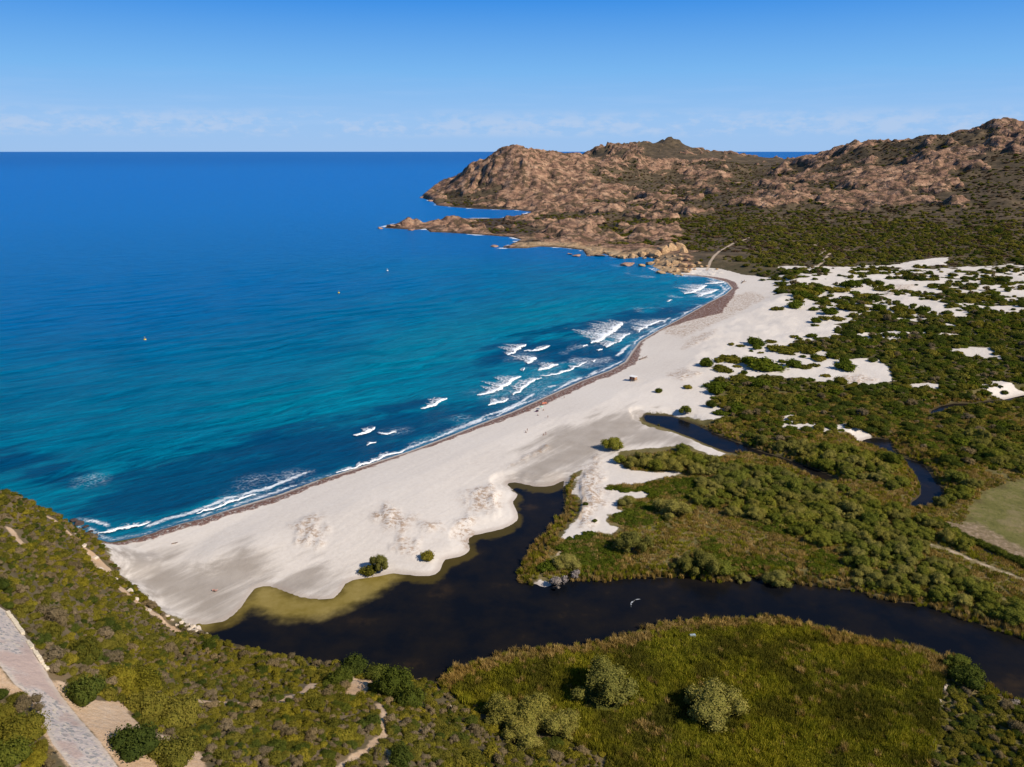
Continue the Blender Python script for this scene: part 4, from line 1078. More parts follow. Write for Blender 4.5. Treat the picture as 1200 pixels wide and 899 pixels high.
# row of tamarisks along the northern edge of the island
for i, (u, v, wp) in enumerate([(727,542,18),(741,546,22),(755,547,24),(770,550,24),(786,550,26),(801,548,24),(817,546,26),(834,545,24),(776,540,20),(800,537,20)]):
    trace('tamarisk_tree', 'tamarisk' if i % 3 else 'alder', u, v, wp, ['leftmost', 'second', 'third', 'fourth', 'middle back', 'middle front', 'fourth from right', 'third from right', 'second from right', 'rightmost'][[0, 1, 2, 4, 6, 7, 8, 9, 3, 5].index(i)] + ' tree in the row between island sand and juniper mats', 'tree', .55, k=i, group='trees in the row on the north edge of the island')

for i, (u, v, wp) in enumerate([(1098,611,12),(1107,618,13),(1117,624,13),(1127,629,13),(1137,634,12),(1147,638,13),(1157,642,14),(1166,647,14),(1175,651,14),(1184,655,14),(1193,659,15),(1203,664,15)]):
    nth = ['first', 'second', 'third', 'fourth', 'fifth', 'sixth', 'sixth from right', 'fifth from right', 'fourth from right', 'third from right', 'second from right', 'rightmost'][i]
    trace('hedge_shrub', 'dark', u, v, wp, nth + ' dark shrub of the meadow hedge' + (' counted from the channel' if i < 6 else ''), 'shrub', .7, trunk=False, k=i, group='dark hedge shrubs along the meadow')
TK = np.array(TAKEN)
def free(x, y, r=0.0):
    ok = np.ones(len(x), bool)
    for tx, ty, tr in TK: ok &= (x - tx) ** 2 + (y - ty) ** 2 > (tr + r) ** 2
    return ok
def jitter(x0, x1, y0, y1, s, seed):
    rng = np.random.default_rng(seed)
    X, Y = np.meshgrid(np.arange(x0, x1, s), np.arange(y0, y1, s))
    X, Y = X.ravel(), Y.ravel()
    return X + rng.uniform(-.5, .5, len(X)) * s * 1.1, Y + rng.uniform(-.5, .5, len(X)) * s * 1.1, rng
def inview(x, y, mar=140):
    u, v = PX(x, y, np.maximum(zat(x, y), 0) + 1)
    return (u > -mar) & (u < 1200 + mar) & (v < 899 + mar + 60)
def gn_stuff(name, xs, ys, zs, rz, sc, pick, sources, label):
    """one object: countless small plants of the given shapes, set out by geometry nodes"""
    n = len(xs)
    me = bpy.data.meshes.new(name)
    me.vertices.add(n); me.vertices.foreach_set('co', np.stack([xs, ys, zs], 1).astype(np.float32).ravel())
    for k, typ, arr in (('rz', 'FLOAT', rz), ('pick', 'INT', pick)):
        me.attributes.new(k, typ, 'POINT').data.foreach_set('value', np.asarray(arr, np.float32 if typ == 'FLOAT' else np.int32))
    me.attributes.new('sc', 'FLOAT_VECTOR', 'POINT').data.foreach_set('vector', np.asarray(sc, np.float32).ravel())
    o = link(name, me)
    tag(o, label, kind='stuff')
    ng = bpy.data.node_groups.new(name, 'GeometryNodeTree')
    ng.interface.new_socket('Geometry', in_out='INPUT', socket_type='NodeSocketGeometry')
    ng.interface.new_socket('Geometry', in_out='OUTPUT', socket_type='NodeSocketGeometry')
    N, Lk = ng.nodes, ng.links
    gi, go = N.new('NodeGroupInput'), N.new('NodeGroupOutput')
    ip = N.new('GeometryNodeInstanceOnPoints'); ip.inputs['Pick Instance'].default_value = True
    jn = N.new('GeometryNodeJoinGeometry')
    for s in reversed(sources):
        oi = N.new('GeometryNodeObjectInfo'); oi.inputs['Object'].default_value = s; oi.inputs['As Instance'].default_value = True
        Lk.new(oi.outputs['Geometry'], jn.inputs[0])
    def na(k, t):
        a = N.new('GeometryNodeInputNamedAttribute'); a.data_type = t; a.inputs['Name'].default_value = k; return a.outputs['Attribute']
    cx = N.new('ShaderNodeCombineXYZ'); Lk.new(na('rz', 'FLOAT'), cx.inputs[2])
    er = N.new('FunctionNodeEulerToRotation'); Lk.new(cx.outputs[0], er.inputs[0])
    Lk.new(gi.outputs[0], ip.inputs['Points']); Lk.new(jn.outputs[0], ip.inputs['Instance'])
    Lk.new(na('pick', 'INT'), ip.inputs['Instance Index']); Lk.new(er.outputs[0], ip.inputs['Rotation'])
    Lk.new(na('sc', 'FLOAT_VECTOR'), ip.inputs['Scale']); Lk.new(ip.outputs[0], go.inputs[0])
    md = o.modifiers.new('planting', 'NODES'); md.node_group = ng
    return o
def settle(name, kinds, probs, x, y, r, hs, rng, n_single, labeler, cat, stuff_name, stuff_label, stem_px=0, trunk=None):
    """the largest plants in view become objects of their own, the rest one mass"""
    if not len(x): return
    z = zat(x, y)
    kk = rng.choice(len(kinds), len(x), p=probs) if probs is not None else np.zeros(len(x), int)
    u, v = PX(x, y, z + r * .6)
    dist = np.sqrt(x ** 2 + y ** 2 + (CAMZ - z) ** 2)
    px = 2 * r * F / dist
    vis = (u > 4) & (u < 1196) & (v > 0) & (v < 897)
    vis[vis] = visible(x[vis], y[vis], z[vis] + r[vis] * 1.3)
    order = np.argsort(-np.where(vis, px, -1))
    single = order[:n_single]; single = single[vis[single]]
    src, made = {}, []
    med = float(np.median(px[single])) if len(single) else 1.0
    for i in single:
        kd = kinds[kk[i]]
        gp = GROUPS[name]
        q_ = px[i] / med
        size = ('small flat' if hs[i] < .75 else 'small') if q_ < .85 else ('low' if hs[i] < .75 else 'rounded') if q_ < 1.25 else ('broad flat' if hs[i] < .75 else 'big')
        lb = f"{size} {HEADS[name].get(kd, 'green')} {NOUN[name]} {whereabouts(u[i], v[i])}"
        vi = int(rng.integers(len(K[kd])))
        lb = trim(lb)
        ob_, c = plant(name, kd, x[i], y[i], z[i], r[i], lb, cat, gp, hs[i], trunk if (trunk and px[i] > stem_px) else None, k=vi)
        src.setdefault((kd, vi), c)
        made.append((ob_, u[i]))
    apart(made)
    mask = np.ones(len(x), bool); mask[single] = False
    if mask.any() and src:
        keys = sorted(src)
        bykind = {k: [j for j, (kd, _) in enumerate(keys) if kd == kinds[k]] or list(range(len(keys))) for k in range(len(kinds))}
        pick = np.array([rng.choice(bykind[k]) for k in kk[mask]])
        gn_stuff(stuff_name, x[mask], y[mask], z[mask] - .05, rng.uniform(0, 6.283, mask.sum()), np.stack([r[mask] * rng.uniform(.75, 1.2, mask.sum()), r[mask] * rng.uniform(.75, 1.2, mask.sum()), r[mask] * hs[mask]], 1), pick, [src[k] for k in keys], stuff_label)

_hc = {'olive': 'olive green', 'yellow': 'yellow green', 'grey': 'grey brown', 'dark': 'dark green', 'juniper': 'dark green', 'scrub': 'mid green', 'tamarisk': 'silvery', 'alder': 'leafy green', 'heath': 'brown'}
HEADS = {n: _hc for n in ('maquis_shrub', 'marsh_shrub', 'delta_tree', 'juniper_shrub', 'scrub_bush', 'maquis_bush', 'hill_bush')}
GROUPS = {'maquis_shrub': 'maquis shrubs on the foreground hillside', 'marsh_shrub': 'shrubs right of the rubble line', 'delta_tree': 'trees of the island wood and channel banks', 'juniper_shrub': 'juniper mats on the island', 'scrub_bush': 'shrubs of the dune scrub', 'maquis_bush': 'bushes on the scrub plain', 'hill_bush': 'bushes in the folds of the headland'}
NOUN = {'maquis_shrub': 'shrub', 'marsh_shrub': 'shrub', 'delta_tree': 'tree', 'juniper_shrub': 'juniper', 'scrub_bush': 'shrub', 'maquis_bush': 'bush', 'hill_bush': 'hill bush'}
# maquis on the foreground hillside
def hill_label(kd, u, v, px):
    c = {'olive': 'olive green', 'yellow': 'yellow green', 'grey': 'grey brown twiggy', 'dark': 'dark green'}[kd]
    if u < 60 and v > 790: w_ = 'on the strip left of the road'
    elif u < 130 and v > 700: w_ = 'close above the stone kerb of the road'
    elif v < 650: w_ = 'on the seaward spur above the waterline rocks'
    elif u < 130: w_ = 'high on the slope above the road'
    elif v < 745: w_ = 'on the steep slope above the beach foot'
    elif u < 260 and v > 800: w_ = 'around the orange bare ground'
    elif v < 800: w_ = 'on the slope just above the lagoon'
    elif u < 400: w_ = 'near the orange footpath in the foreground'
    elif u < 540: w_ = 'by the forked path below the lagoon'
    else: w_ = 'at the hill foot beside the reed marsh'
    return f'{c} maquis shrub {w_}', f'{c} maquis shrubs {w_}'
x, y, rng = jitter(-330, 60, 60, 330, 1.55, 1)
hl_ = gat(GR['hill'], x, y)
ok = inview(x, y) & ((hl_ > .5) | ((hl_ > -4) & (gat(GR['sc'], x, y) > 60) & (gat(GR['sand'], x, y) < -2) & (sdf(MARSH, x, y) < .5))) & (gat(GR['rv'], x, y) < -.5)
x, y = x[ok], y[ok]
bareness = np.maximum(np.maximum(sdf(ROAD, x, y), np.maximum(sdf(DIRT, x, y), sdf(SHOULDER, x, y))), np.max([wd - linedist(ln, x, y) for ln, wd in PATHS], 0))
ok = (bareness < -.55) & free(x, y) & (gat(GR['sc'], x, y) > 7)
ok &= fbm(x, y, 11, 3, 210) > -.42
edge_ = sstep(gat(GR['hill'], x, y), -5, 4)
ok &= rng.uniform(size=len(x)) < .35 + .65 * edge_
x, y = x[ok], y[ok]
r = np.exp(rng.normal(.02, .33, len(x))) * (1 + .5 * fbm(x, y, 16, 2, 220))
r = np.clip(r, .45, 2.6)
gp_ = fbm(x, y, 30, 3, 230)
hsx = rng.uniform(.6, 1.0, len(x))
settle('maquis_shrub', ['olive', 'yellow', 'grey', 'dark'], [.45, .2, .22, .13], x, y, r, hsx, rng, 285, hill_label, 'shrub', 'maquis_cover', 'dense low maquis of small shrubs covering the foreground hillside', 20, ST)

# scrub right of the reed marsh, bottom right
BR = gpoly([(1106,786),(1115,771),(1136,788),(1165,811),(1200,826),(1260,852),(1350,890),(1350,990),(1085,990),(1090,899),(1101,840)], 1.5)
x, y, rng = jitter(40, 190, 110, 215, 1.7, 2)
ok = (sdf(BR, x, y) > .6) & free(x, y)
x, y = x[ok], y[ok]
r = np.clip(np.exp(rng.normal(.12, .35, len(x))), .5, 2.6)
settle('marsh_shrub', ['olive', 'yellow', 'grey', 'dark'], [.42, .1, .13, .35], x, y, r, rng.uniform(.6, 1., len(x)), rng, 60,
       lambda kd, u, v, px: (({'olive': 'olive green', 'yellow': 'yellow green', 'grey': 'grey twiggy', 'dark': 'dark green'}[kd]) + ' shrub in the corner right of the rubble line', ({'olive': 'olive', 'yellow': 'yellow green', 'grey': 'grey', 'dark': 'dark green'}[kd]) + ' shrubs right of the rubble line'),
       'shrub', 'marsh_scrub', 'low scrub between the rubble line and the river bend', 16, ST)

# trees of the delta
T_ZONES = [[(742,535),(800,527),(850,541),(900,546),(940,561),(985,582),(1012,592),(1060,606),(1085,625),(1092,650),(1125,675),(1160,692),(1200,716),(1260,745),(1240,760),(1200,742),(1170,732),(1100,708),(1022,694),(1000,670),(985,642),(960,636),(930,624),(900,614),(875,604),(838,596),(812,586),(822,562),(850,556),(790,551)],
 [(1010,530),(960,520),(915,522),(890,516),(945,546),(985,558),(1040,572),(1064,570),(1058,548),(1040,538)], [(1110,505),(1150,512),(1200,528),(1260,535),(1260,560),(1200,558),(1165,545),(1140,525)],
 [(980,568),(1010,580),(1055,596),(1062,607),(1010,594)], [(1092,585),(1118,560),(1140,565),(1140,578),(1110,592)], [(1075,608),(1095,622),(1110,635),(1130,640),(1115,628),(1095,608)]]
TZ_ = [gpoly(p, 3) for p in T_ZONES]
x, y, rng = jitter(60, 480, 180, 520, 4.3, 3)
ok = inview(x, y, 60)
x, y = x[ok], y[ok]
ok = (union(TZ_, x, y) > -.5) & (union(WATERS, x, y, 20) < -2.0) & free(x, y, 1) & (fbm(x, y, 18, 2, 240) > -.5)
x, y = x[ok], y[ok]
r = np.clip(rng.normal(3.1, .8, len(x)), 1.5, 5)
def tree_label(kd, u, v, px):
    c = 'silvery tamarisk' if kd == 'tamarisk' else 'green leafy tree'
    if u > 1060 and v < 600: w_ = 'beyond the loop of the side channel'
    elif v < 575 and u > 900: w_ = 'on the wooded bank between the two channels'
    elif v < 600: w_ = 'in the upper part of the island wood'
    elif v < 660: w_ = 'in the middle of the island wood'
    else: w_ = 'in the wood along the dark river'
    return f'{c} {w_}', f'{c}s {w_}'
settle('delta_tree', ['alder', 'tamarisk'], [.6, .4], x, y, r, rng.uniform(.5, .72, len(x)), rng, 298, tree_label, 'tree', 'island_wood', 'crowded treetops of the island wood', 12, TR)

# juniper mats
J_ZONES = [[(713,573),(730,570),(749,574),(748,577),(726,576)], [(752,568),(800,560),(845,560),(852,580),(800,587),(763,584)], [(725,590),(770,588),(775,612),(740,618),(714,612),(718,604),(739,603)],
 [(685,626),(706,632),(722,648),(725,670),(700,682),(670,676),(655,655),(662,632)], [(858,592),(900,594),(950,600),(985,602),(990,625),(930,627),(880,616)], [(832,622),(852,650),(880,655),(905,668),(880,678),(850,660),(820,640)],
 [(945,640),(975,650),(985,668),(960,672),(945,660)], [(705,640),(735,655),(745,670),(720,672)], [(1100,655),(1120,660),(1140,672),(1115,668)], [(870,655),(910,650),(935,660),(925,672),(890,672)]]
JZ = [gpoly(p, 2) for p in J_ZONES]
x, y, rng = jitter(20, 260, 190, 340, 2.0, 4)
ok = (union(JZ, x, y) + 2.5 * fbm(x, y, 9, 2, 245) > .2) & (union(WATERS, x, y, 20) < -1.5) & free(x, y)
x, y = x[ok], y[ok]
r = np.clip(rng.normal(1.75, .45, len(x)), .8, 3)
settle('juniper_shrub', ['juniper'], None, x, y, r, rng.uniform(.55, .9, len(x)), rng, 290,
       lambda kd, u, v, px: ('dark green juniper mat ' + ('beside the island sand' if u < 780 else 'at the heart of the island' if v > 640 else 'under the island wood'), 'juniper mats ' + ('beside the island sand' if u < 780 else 'at the heart of the island' if v > 640 else 'under the island wood')),
       'shrub', 'juniper_cover', 'dark green juniper carpet on the island')

# dune scrub, denser inland
DS = gpoly([(835,447),(905,442),(960,448),(1046,451),(1040,430),(1010,415),(970,405),(990,385),(1020,378),(1080,385),(1200,368),(1330,372),(1330,560),(1205,560),(1140,575),(1105,560),(1080,530),(1050,512),(1020,512),(985,506),(930,520),(880,518),(850,496),(838,480),(835,460)], 3)
DS2 = gpoly([(874,322),(950,318),(1330,325),(1330,375),(1200,372),(1090,388),(1020,380),(960,372),(915,350),(905,330)], 5)
x, y, rng = jitter(70, 900, 350, 1010, 3.9, 5)
ok = inview(x, y, 100)
x, y = x[ok], y[ok]
inn = np.maximum(np.maximum(sdf(DS, x, y), sdf(DS2, x, y)), sdf(gpoly([(935,384),(1065,378),(1065,434),(1000,430),(925,414)], 4), x, y))
sandy = gat(GR['sand'], x, y)
nz = fbm(x, y, 30, 4, 250)
dens_ = np.where(sandy > 0, sstep(nz, .02, .3) * .6, sstep(nz, -.65, -.25))
far_keep = np.clip(1.3 - (y - 400) / 700, .35, 1)
ok = (inn + 8 * fbm(x, y, 14, 2, 255) > 0) & (union(WATERS, x, y, 20) < -2.2) & (sdf(MEADOW, x, y) < -2) & free(x, y) & (rng.uniform(size=len(x)) < dens_ * far_keep)
x, y = x[ok], y[ok]
r = np.clip(np.exp(rng.normal(.78, .34, len(x))) * (1 + (y - 400) / 1600), .9, 6)
def ds_label(kd, u, v, px):
    c = {'juniper': 'low dark green', 'olive': 'olive', 'dark': 'deep green', 'scrub': 'rounded green', 'grey': 'grey twiggy'}[kd]
    w_ = 'in the upper dune scrub' if v < 400 else 'in the thick scrub above the side channel' if u < 1000 else 'in the scrub round the upper stream' if v > 455 else 'in the broad scrub behind the dunes'
    return f'{c} shrub {w_}', f'{c} shrubs {w_}'
settle('scrub_bush', ['juniper', 'olive', 'dark', 'scrub', 'grey'], [.34, .2, .25, .14, .07], x, y, r, rng.uniform(.55, .9, len(x)), rng, 280, ds_label, 'shrub', 'dune_scrub', 'dark green scrub mass behind the dunes')

# scrub plain and lower slopes
x, y, rng = jitter(60, 1700, 820, 2250, 6.6, 6)
ok = inview(x, y, 100) & (np.hypot(x, y) < 2400)
x, y = x[ok], y[ok]
nz = fbm(x, y, 60, 4, 260) + .35 * fbm(x, y, 14, 2, 262)
u, v = PX(x, y, zat(x, y))
green = sstep(u, 840, 930) * .5 + .5 * np.exp(-((u - 800) / 120) ** 2 - ((v - 262) / 22) ** 2)
pd = np.max([wd - linedist(ln, x, y) for ln, wd in FARPATH[:3]], 0)
climb = 1 - .8 * sstep(np.hypot(x, y), 1350, 2100)
ok = (rng.uniform(size=len(x)) < sstep(nz + green * climb, -.12, .55) * .95 * climb) & (gat(GR['rock'], x, y) < .35) & (gat(GR['sc'], x, y) > 14) & (pd < -2) & (sdf(DS2, x, y) < 0) & (gat(GR['sand'], x, y) < -3)
x, y = x[ok], y[ok]
r = np.clip(np.exp(rng.normal(.92, .42, len(x))), 1.2, 6)
settle('maquis_bush', ['scrub', 'dark', 'olive', 'heath'], [.45, .17, .2, .18], x, y, r, rng.uniform(.45, .85, len(x)), rng, 150,
       lambda kd, u, v, px: ('', _hc[kd] + ' bushes on the scrub plain ' + ('by the pale track' if u < 960 else 'above the upper dunes')),
       'bush', 'plain_scrub', 'countless dark bushes dotting the scrub plain')

# scrub in the folds of the headland and range
x, y, rng = jitter(-260, 2300, 1080, 3100, 10.5, 8)
ok = inview(x, y, 60)
x, y = x[ok], y[ok]
nz = fbm(x, y, 110, 4, 270)
ok = (gat(GR['rock'], x, y) < .3) & (gat(GR['sc'], x, y) > 30) & (rng.uniform(size=len(x)) < .35 + .6 * sstep(nz, -.1, .4)) & (np.hypot(x, y) > 1180)
x, y = x[ok], y[ok]
r = np.clip(np.exp(rng.normal(1.35, .35, len(x))), 2, 8)
green_ = sstep(nz, .0, .35)
r = r * .85
settle('hill_bush', ['scrub', 'dark', 'heath'], [.2, .12, .68], x, y, r, rng.uniform(.5, .8, len(x)), rng, 24, lambda kd, u, v, px: (('brown heath bush' if kd == 'heath' else 'dark green bush') + ' in a fold of the rocky headland', ('brown heath bushes' if kd == 'heath' else 'dark green bushes') + ' in the folds of the headland'), 'bush', 'headland_scrub', 'patches of dark scrub in the folds of the granite hills')

# grasses and reeds
def clump(name, mat, seed, n, h, sp_, u, v, label):
    p = place(u, v)
    o = link(name, reed_mesh(name, mat, seed, n, h, sp_), loc=p)
    return tag(o, label, 'reeds')
RG = [clump('reed_clump', M_REED, 1, 60, 1.5, .75, 905, 800, 'green reed clump in the middle of the reed marsh'), clump('reed_clump', M_REED, 2, 60, 1.2, .8, 760, 870, 'green reed clump below the two marsh tamarisks')]
RT = [clump('dry_reed_clump', M_TAN, 3, 60, 1.7, .7, 790, 733, 'tan reed clump on the marsh bank facing the island'), clump('dry_reed_clump', M_TAN, 4, 60, 1.5, .75, 1020, 756, 'tan reed clump on the marsh bank near the rubble line')]
GT = [clump('grass_tuft', M_TAN, 5, 50, .8, .9, 770, 668, 'tan grass tuft in the island clearing'), clump('grass_tuft', M_REED, 6, 50, .7, .9, 950, 668, 'green grass tuft in the island clearing by the river')]
def mass(name, x, y, rng, sources, probs, smin, smax, label):
    z = zat(x, y)
    n = len(x)
    s_ = rng.uniform(smin, smax, n)
    gn_stuff(name, x, y, z - .03, rng.uniform(0, 6.283, n), np.stack([s_, s_, s_ * rng.uniform(.7, 1.25, n) * (1 + .7 * fbm(x, y, 13, 3, 311))], 1), rng.choice(len(sources), n, p=probs), sources, label)
x, y, rng = jitter(-40, 200, 105, 250, .95, 11)
m_ = sdf(MARSH, x, y)
ok = (m_ > -.2) & inview(x, y, 60) & (gat(GR['rv'], x, y) < -.2)
x, y = x[ok], y[ok]
rvd = -gat(GR['rv'], x, y)
tan = (rng.uniform(size=len(x)) < sstep(7 + 4 * fbm(x, y, 12, 2, 280) - rvd, -1, 3) * .85) | (rng.uniform(size=len(x)) < .03 + .2 * sstep(fbm(x, y, 20, 3, 281), .15, .5))
okf_ = free(x, y, -.5)
mass('reed_bed', x[~tan & okf_], y[~tan & okf_], rng, RG, [.6, .4], .75, 1.35, 'yellow green reed bed filling the marsh south of the river')
mass('reed_fringe', x[tan], y[tan], rng, RT, [.5, .5], .7, 1.25, 'tan dry reeds fringing the marsh bank')
# island grass and reed banks
x, y, rng = jitter(0, 420, 180, 470, 1.5, 12)
rvd = -union(WATERS, x, y, 30)
u, v = PX(x, y, np.zeros(len(x)) + 2)
ok = inview(x, y, 60) & (rvd > np.where(v < 602, .7, -.8)) & (gat(GR['sand'], x, y) < np.where((v < 535) & (u < 880), -7, -1.3)) & (gat(GR['hill'], x, y) < -3) & (sdf(MARSH, x, y) < -1) & (gat(GR['sc'], x, y) > 40) & (sdf(MEADOW, x, y) < 0) & (sdf(BR, x, y) < 0) & (v < 830)
ok &= (rng.uniform(size=len(x)) < np.where(rvd < 9, .95, .92 * sstep(fbm(x, y, 22, 3, 290), -.7, -.2)))
ok &= np.max([wd - linedist(ln, x, y) for ln, wd in FARPATH[3:]], 0) < -.5
ok &= sdf(BARE, x, y) < 2
x, y, rvd = x[ok], y[ok], rvd[ok]
bankr = rvd < 6 + 3 * fbm(x, y, 14, 2, 292)
mass('bank_reeds', x[bankr], y[bankr], rng, [RT[0], RG[0]], [.55, .45], .7, 1.2, 'reeds and rank grass lining the river and channel banks')
mass('island_grass', x[~bankr], y[~bankr], rng, GT, [.55, .45], .8, 1.5, 'tan and green grass between the island shrubs')
# ------------------------------------------------------------------ small solid things
def plain(name, col, rough=.8, spec=.2, var=.25, scale=3.0):
    m, t = material(name)
    n_ = t.noise(t.pos(), scale, 5, .6)
    a = tuple(c * (1 - var) for c in col); b = tuple(min(1, c * (1 + var)) for c in col)
    t.out(t.surf(t.ramp(n_, [(.3, a), (.7, b)]), rough, spec, t.bump(n_, .4, .05)))
    return m
M_GRAN = plain('yellow_granite', (.44, .28, .15), .9, .1, .5, .5)
M_PINK = plain('pink_granite', (.36, .22, .155), .9, .1, .4, .35)
M_WETR = plain('wet_rock', (.075, .05, .04), .6, .3, .4, .6)
M_PALE = plain('pale_stone', (.56, .46, .36), .9, .1, .3, 1.2)
M_STONE = plain('kerb_stone', (.62, .52, .38), .9, .1, .25, 2.)
def rock_mesh(name, seed, mat, flat=.7, n=22):
    """angular block: hull of scattered points, edges chipped"""
    rng = np.random.default_rng(seed)
    d = rng.normal(size=(n, 3)); d /= np.linalg.norm(d, axis=1)[:, None]
    d *= rng.uniform(.72, 1.12, n)[:, None]; d[:, 2] *= flat
    d[:, :2] = np.sign(d[:, :2]) * np.abs(d[:, :2]) ** .8
    bm = bmesh.new()
    for q in d: bm.verts.new(q)
    r = bmesh.ops.convex_hull(bm, input=bm.verts[:])
    bmesh.ops.delete(bm, geom=[e for e in r['geom_interior'] if isinstance(e, bmesh.types.BMVert)], context='VERTS')
    bmesh.ops.bevel(bm, geom=bm.edges[:], offset=.05, segments=1, affect='EDGES')
    me = bpy.data.meshes.new(name); bm.to_mesh(me); bm.free(); me.materials.append(mat)
    return me
R_GRAN = [rock_mesh('boulder', i, M_GRAN, .8) for i in range(5)]
R_PINK = [rock_mesh('rock', 10 + i, M_PINK, .5) for i in range(4)]
R_WET = [rock_mesh('rock', 20 + i, M_WETR, .5) for i in range(2)]
R_PALE = [rock_mesh('stone', 30 + i, M_PALE, .7) for i in range(4)]
R_KERB = [rock_mesh('stone', 40 + i, M_STONE, .6) for i in range(4)]
def px_size(p): return math.sqrt(p.x ** 2 + p.y ** 2 + (CAMZ - p.z) ** 2) / F
def rock(name, meshes, u, v, wpx, label, group=None, hs=1.0, sink=.25, at=None):
    p = at or place(u, v)
    r = wpx * px_size(p) / 2
    o = link(name, meshes[rnd.randrange(len(meshes))], loc=(p.x, p.y, p.z + r * hs * (.5 - sink)), rot=(rnd.uniform(-.2, .2), rnd.uniform(-.2, .2), rnd.uniform(0, 6.28)), scale=(r, r * rnd.uniform(.75, 1.1), r * hs))
    return tag(o, label, 'rock', group)
# yellow cliffs and boulders where the beach ends
for i, (u, v, wp) in enumerate([(755,303,6),(763,302,5),(771,301,6),(780,302,5),(789,301,6),(797,299,5),(781,307,5),(787,314,5),(796,308,5),(803,316,5),(809,317,5),(814,316,4),(778,314,4),(799,323,4),(790,322,4),(746,302,5),(738,302,5),(725,301,5),(716,300,5),(708,296,5),(822,313,5),(828,312,4),(840,316,4)]):
    rock('cove_rock', R_GRAN, u, v, wp, 'small tan rock ' + whereabouts(u, v).replace('pale track above the cove', 'rocks closing the beach'), 'small tan rocks round the cove', .8, .25)
CLIFF = [(752,297,10,'left end'),(760,296,12,'left part'),(768,296,13,'left part'),(777,293,14,'middle'),(786,291,15,'middle'),(795,289,14,'tall right part'),(801,293,11,'tall right part'),(740,299,9,'left end'),(730,300,8,'left end')]
for u, v, wp, w_ in CLIFF:
    rock('cliff_boulder', R_GRAN, u, v + 3, wp * 1.1, f'yellow granite block in the {w_} of the low cliff behind the cove rocks', 'yellow blocks of the low cliff', 1.25, .38)
for u, v, wp, lb in [(783,311,12,'yellow boulder at the left of the headland rocks closing the beach'),(791,309,13,'upper yellow boulder of the rocks closing the beach'),(800,312,13,'broad yellow boulder in the middle of the rocks closing the beach'),(793,318,12,'yellow boulder at the water in the rocks closing the beach'),
  (804,319,11,'yellow boulder beside the first sand of the beach'),(785,319,9,'small yellow boulder awash at the foot of the rocks'),(811,313,12,'orange boulder above the first sand of the beach'),(818,309,9,'orange boulder highest above the first sand'),(797,304,9,'boulder wedged behind the rocks closing the beach'),(806,305,8,'small boulder behind the rocks closing the beach')]:
    rock('boulder', R_GRAN, u, v, wp * .85, lb, 'boulders at the far end of the beach', .8, .3)
for u, v, wp, lb, hs in [(735,311,17,'long flat sea rock ringed with foam off the cove',.5),(752,312,9,'sea rock left of the two leaning rocks',.6),(762,310,10,'first of the leaning rocks off the cove',.9),(769,308,10,'tall leaning rock nearest the cove cliff',1.1),(775,320,13,'dark wet rock awash in front of the boulders',.4),
  (703,300,12,'brown skerry off the low headland shore',.45),(690,300,7,'small skerry left of the brown skerry',.5),(676,300,11,'skerry pair stone nearer the headland',.45),(668,298,8,'low skerry at the left of the skerry group',.4),(580,289,12,'flat skerry at the tip of the rocky spit',.4),(597,290,14,'brown rock on the rocky spit',.5),
  (446,268,9,'outermost rock off the long headland tip',.4),(458,266,14,'brown rock on the long headland tip',.6),(470,266,13,'brown rock behind the headland tip rock',.7),(482,270,9,'low rock in the gap of the long headland',.5),(496,232,9,'outermost rock of the far cape',.6),(505,236,8,'dark rock at the foot of the far cape',.6)]:
    dx, dy, dz = ray(u, v); t = (0.2 - CAMZ) / dz
    rock('sea_rock', R_PINK if v < 305 or u < 740 else R_GRAN, u, v, wp, lb, 'rocks in the sea off the headland', hs, .2, at=Vector((dx * t, dy * t, .2)))
# foot of the hill
for u, v, wp, lb in [(86,611,9,'dark wet rock at the sea foot of the spur, topmost'),(93,614,11,'large dark wet rock at the sea foot of the spur'),(100,618,8,'dark wet rock in the swash below the spur'),(107,623,7,'dark wet rock nearest the first sand'),(112,627,6,'small dark rock on the first sand')]:
    rock('shore_rock', R_WET, u, v, wp, lb, 'dark rocks at the foot of the spur', .7)
for u, v, wp, q in [(196,722,6,'upper left'),(202,727,5,'upper left'),(213,730,6,'middle'),(220,733,7,'middle'),(226,735,8,'biggest, middle'),(232,737,8,'big, right'),(229,740,6,'lower right'),(222,738,5,'lower middle'),(215,735,5,'lower middle'),(242,744,5,'rightmost'),(207,733,5,'lower left'),(235,742,5,'lower right')]:
    rock('pale_boulder', R_PALE, u, v, wp, f'pale tan boulder ({q}) in the pile at the hill foot by the lagoon', 'pale boulders at the hill foot', .85)
for u, v, wp, lb in [(118,668,8,'pale rock outcrop on the scarp above the beach'),(112,655,9,'pale rock on the upper scarp above the first sand'),(152,694,8,'pale rock at the sandy foot of the slope'),(135,680,7,'tan rock jutting from the slope over the beach'),(160,703,7,'tan rock low on the slope over the beach'),(175,716,6,'pale rock at the very foot of the slope'),
  (98,640,7,'pale rock on the ridge of the spur'),(90,628,7,'pale rock on the crest above the sea foot'),(526,829,8,'pale rock at the hill foot by the reeds'),(429,822,5,'pale stone below the bare patch'),(1090,897,6,'pale stone at the lower end of the rubble line')]:
    rock('outcrop_rock', R_PALE, u, v, wp, lb, None, .9, .3)
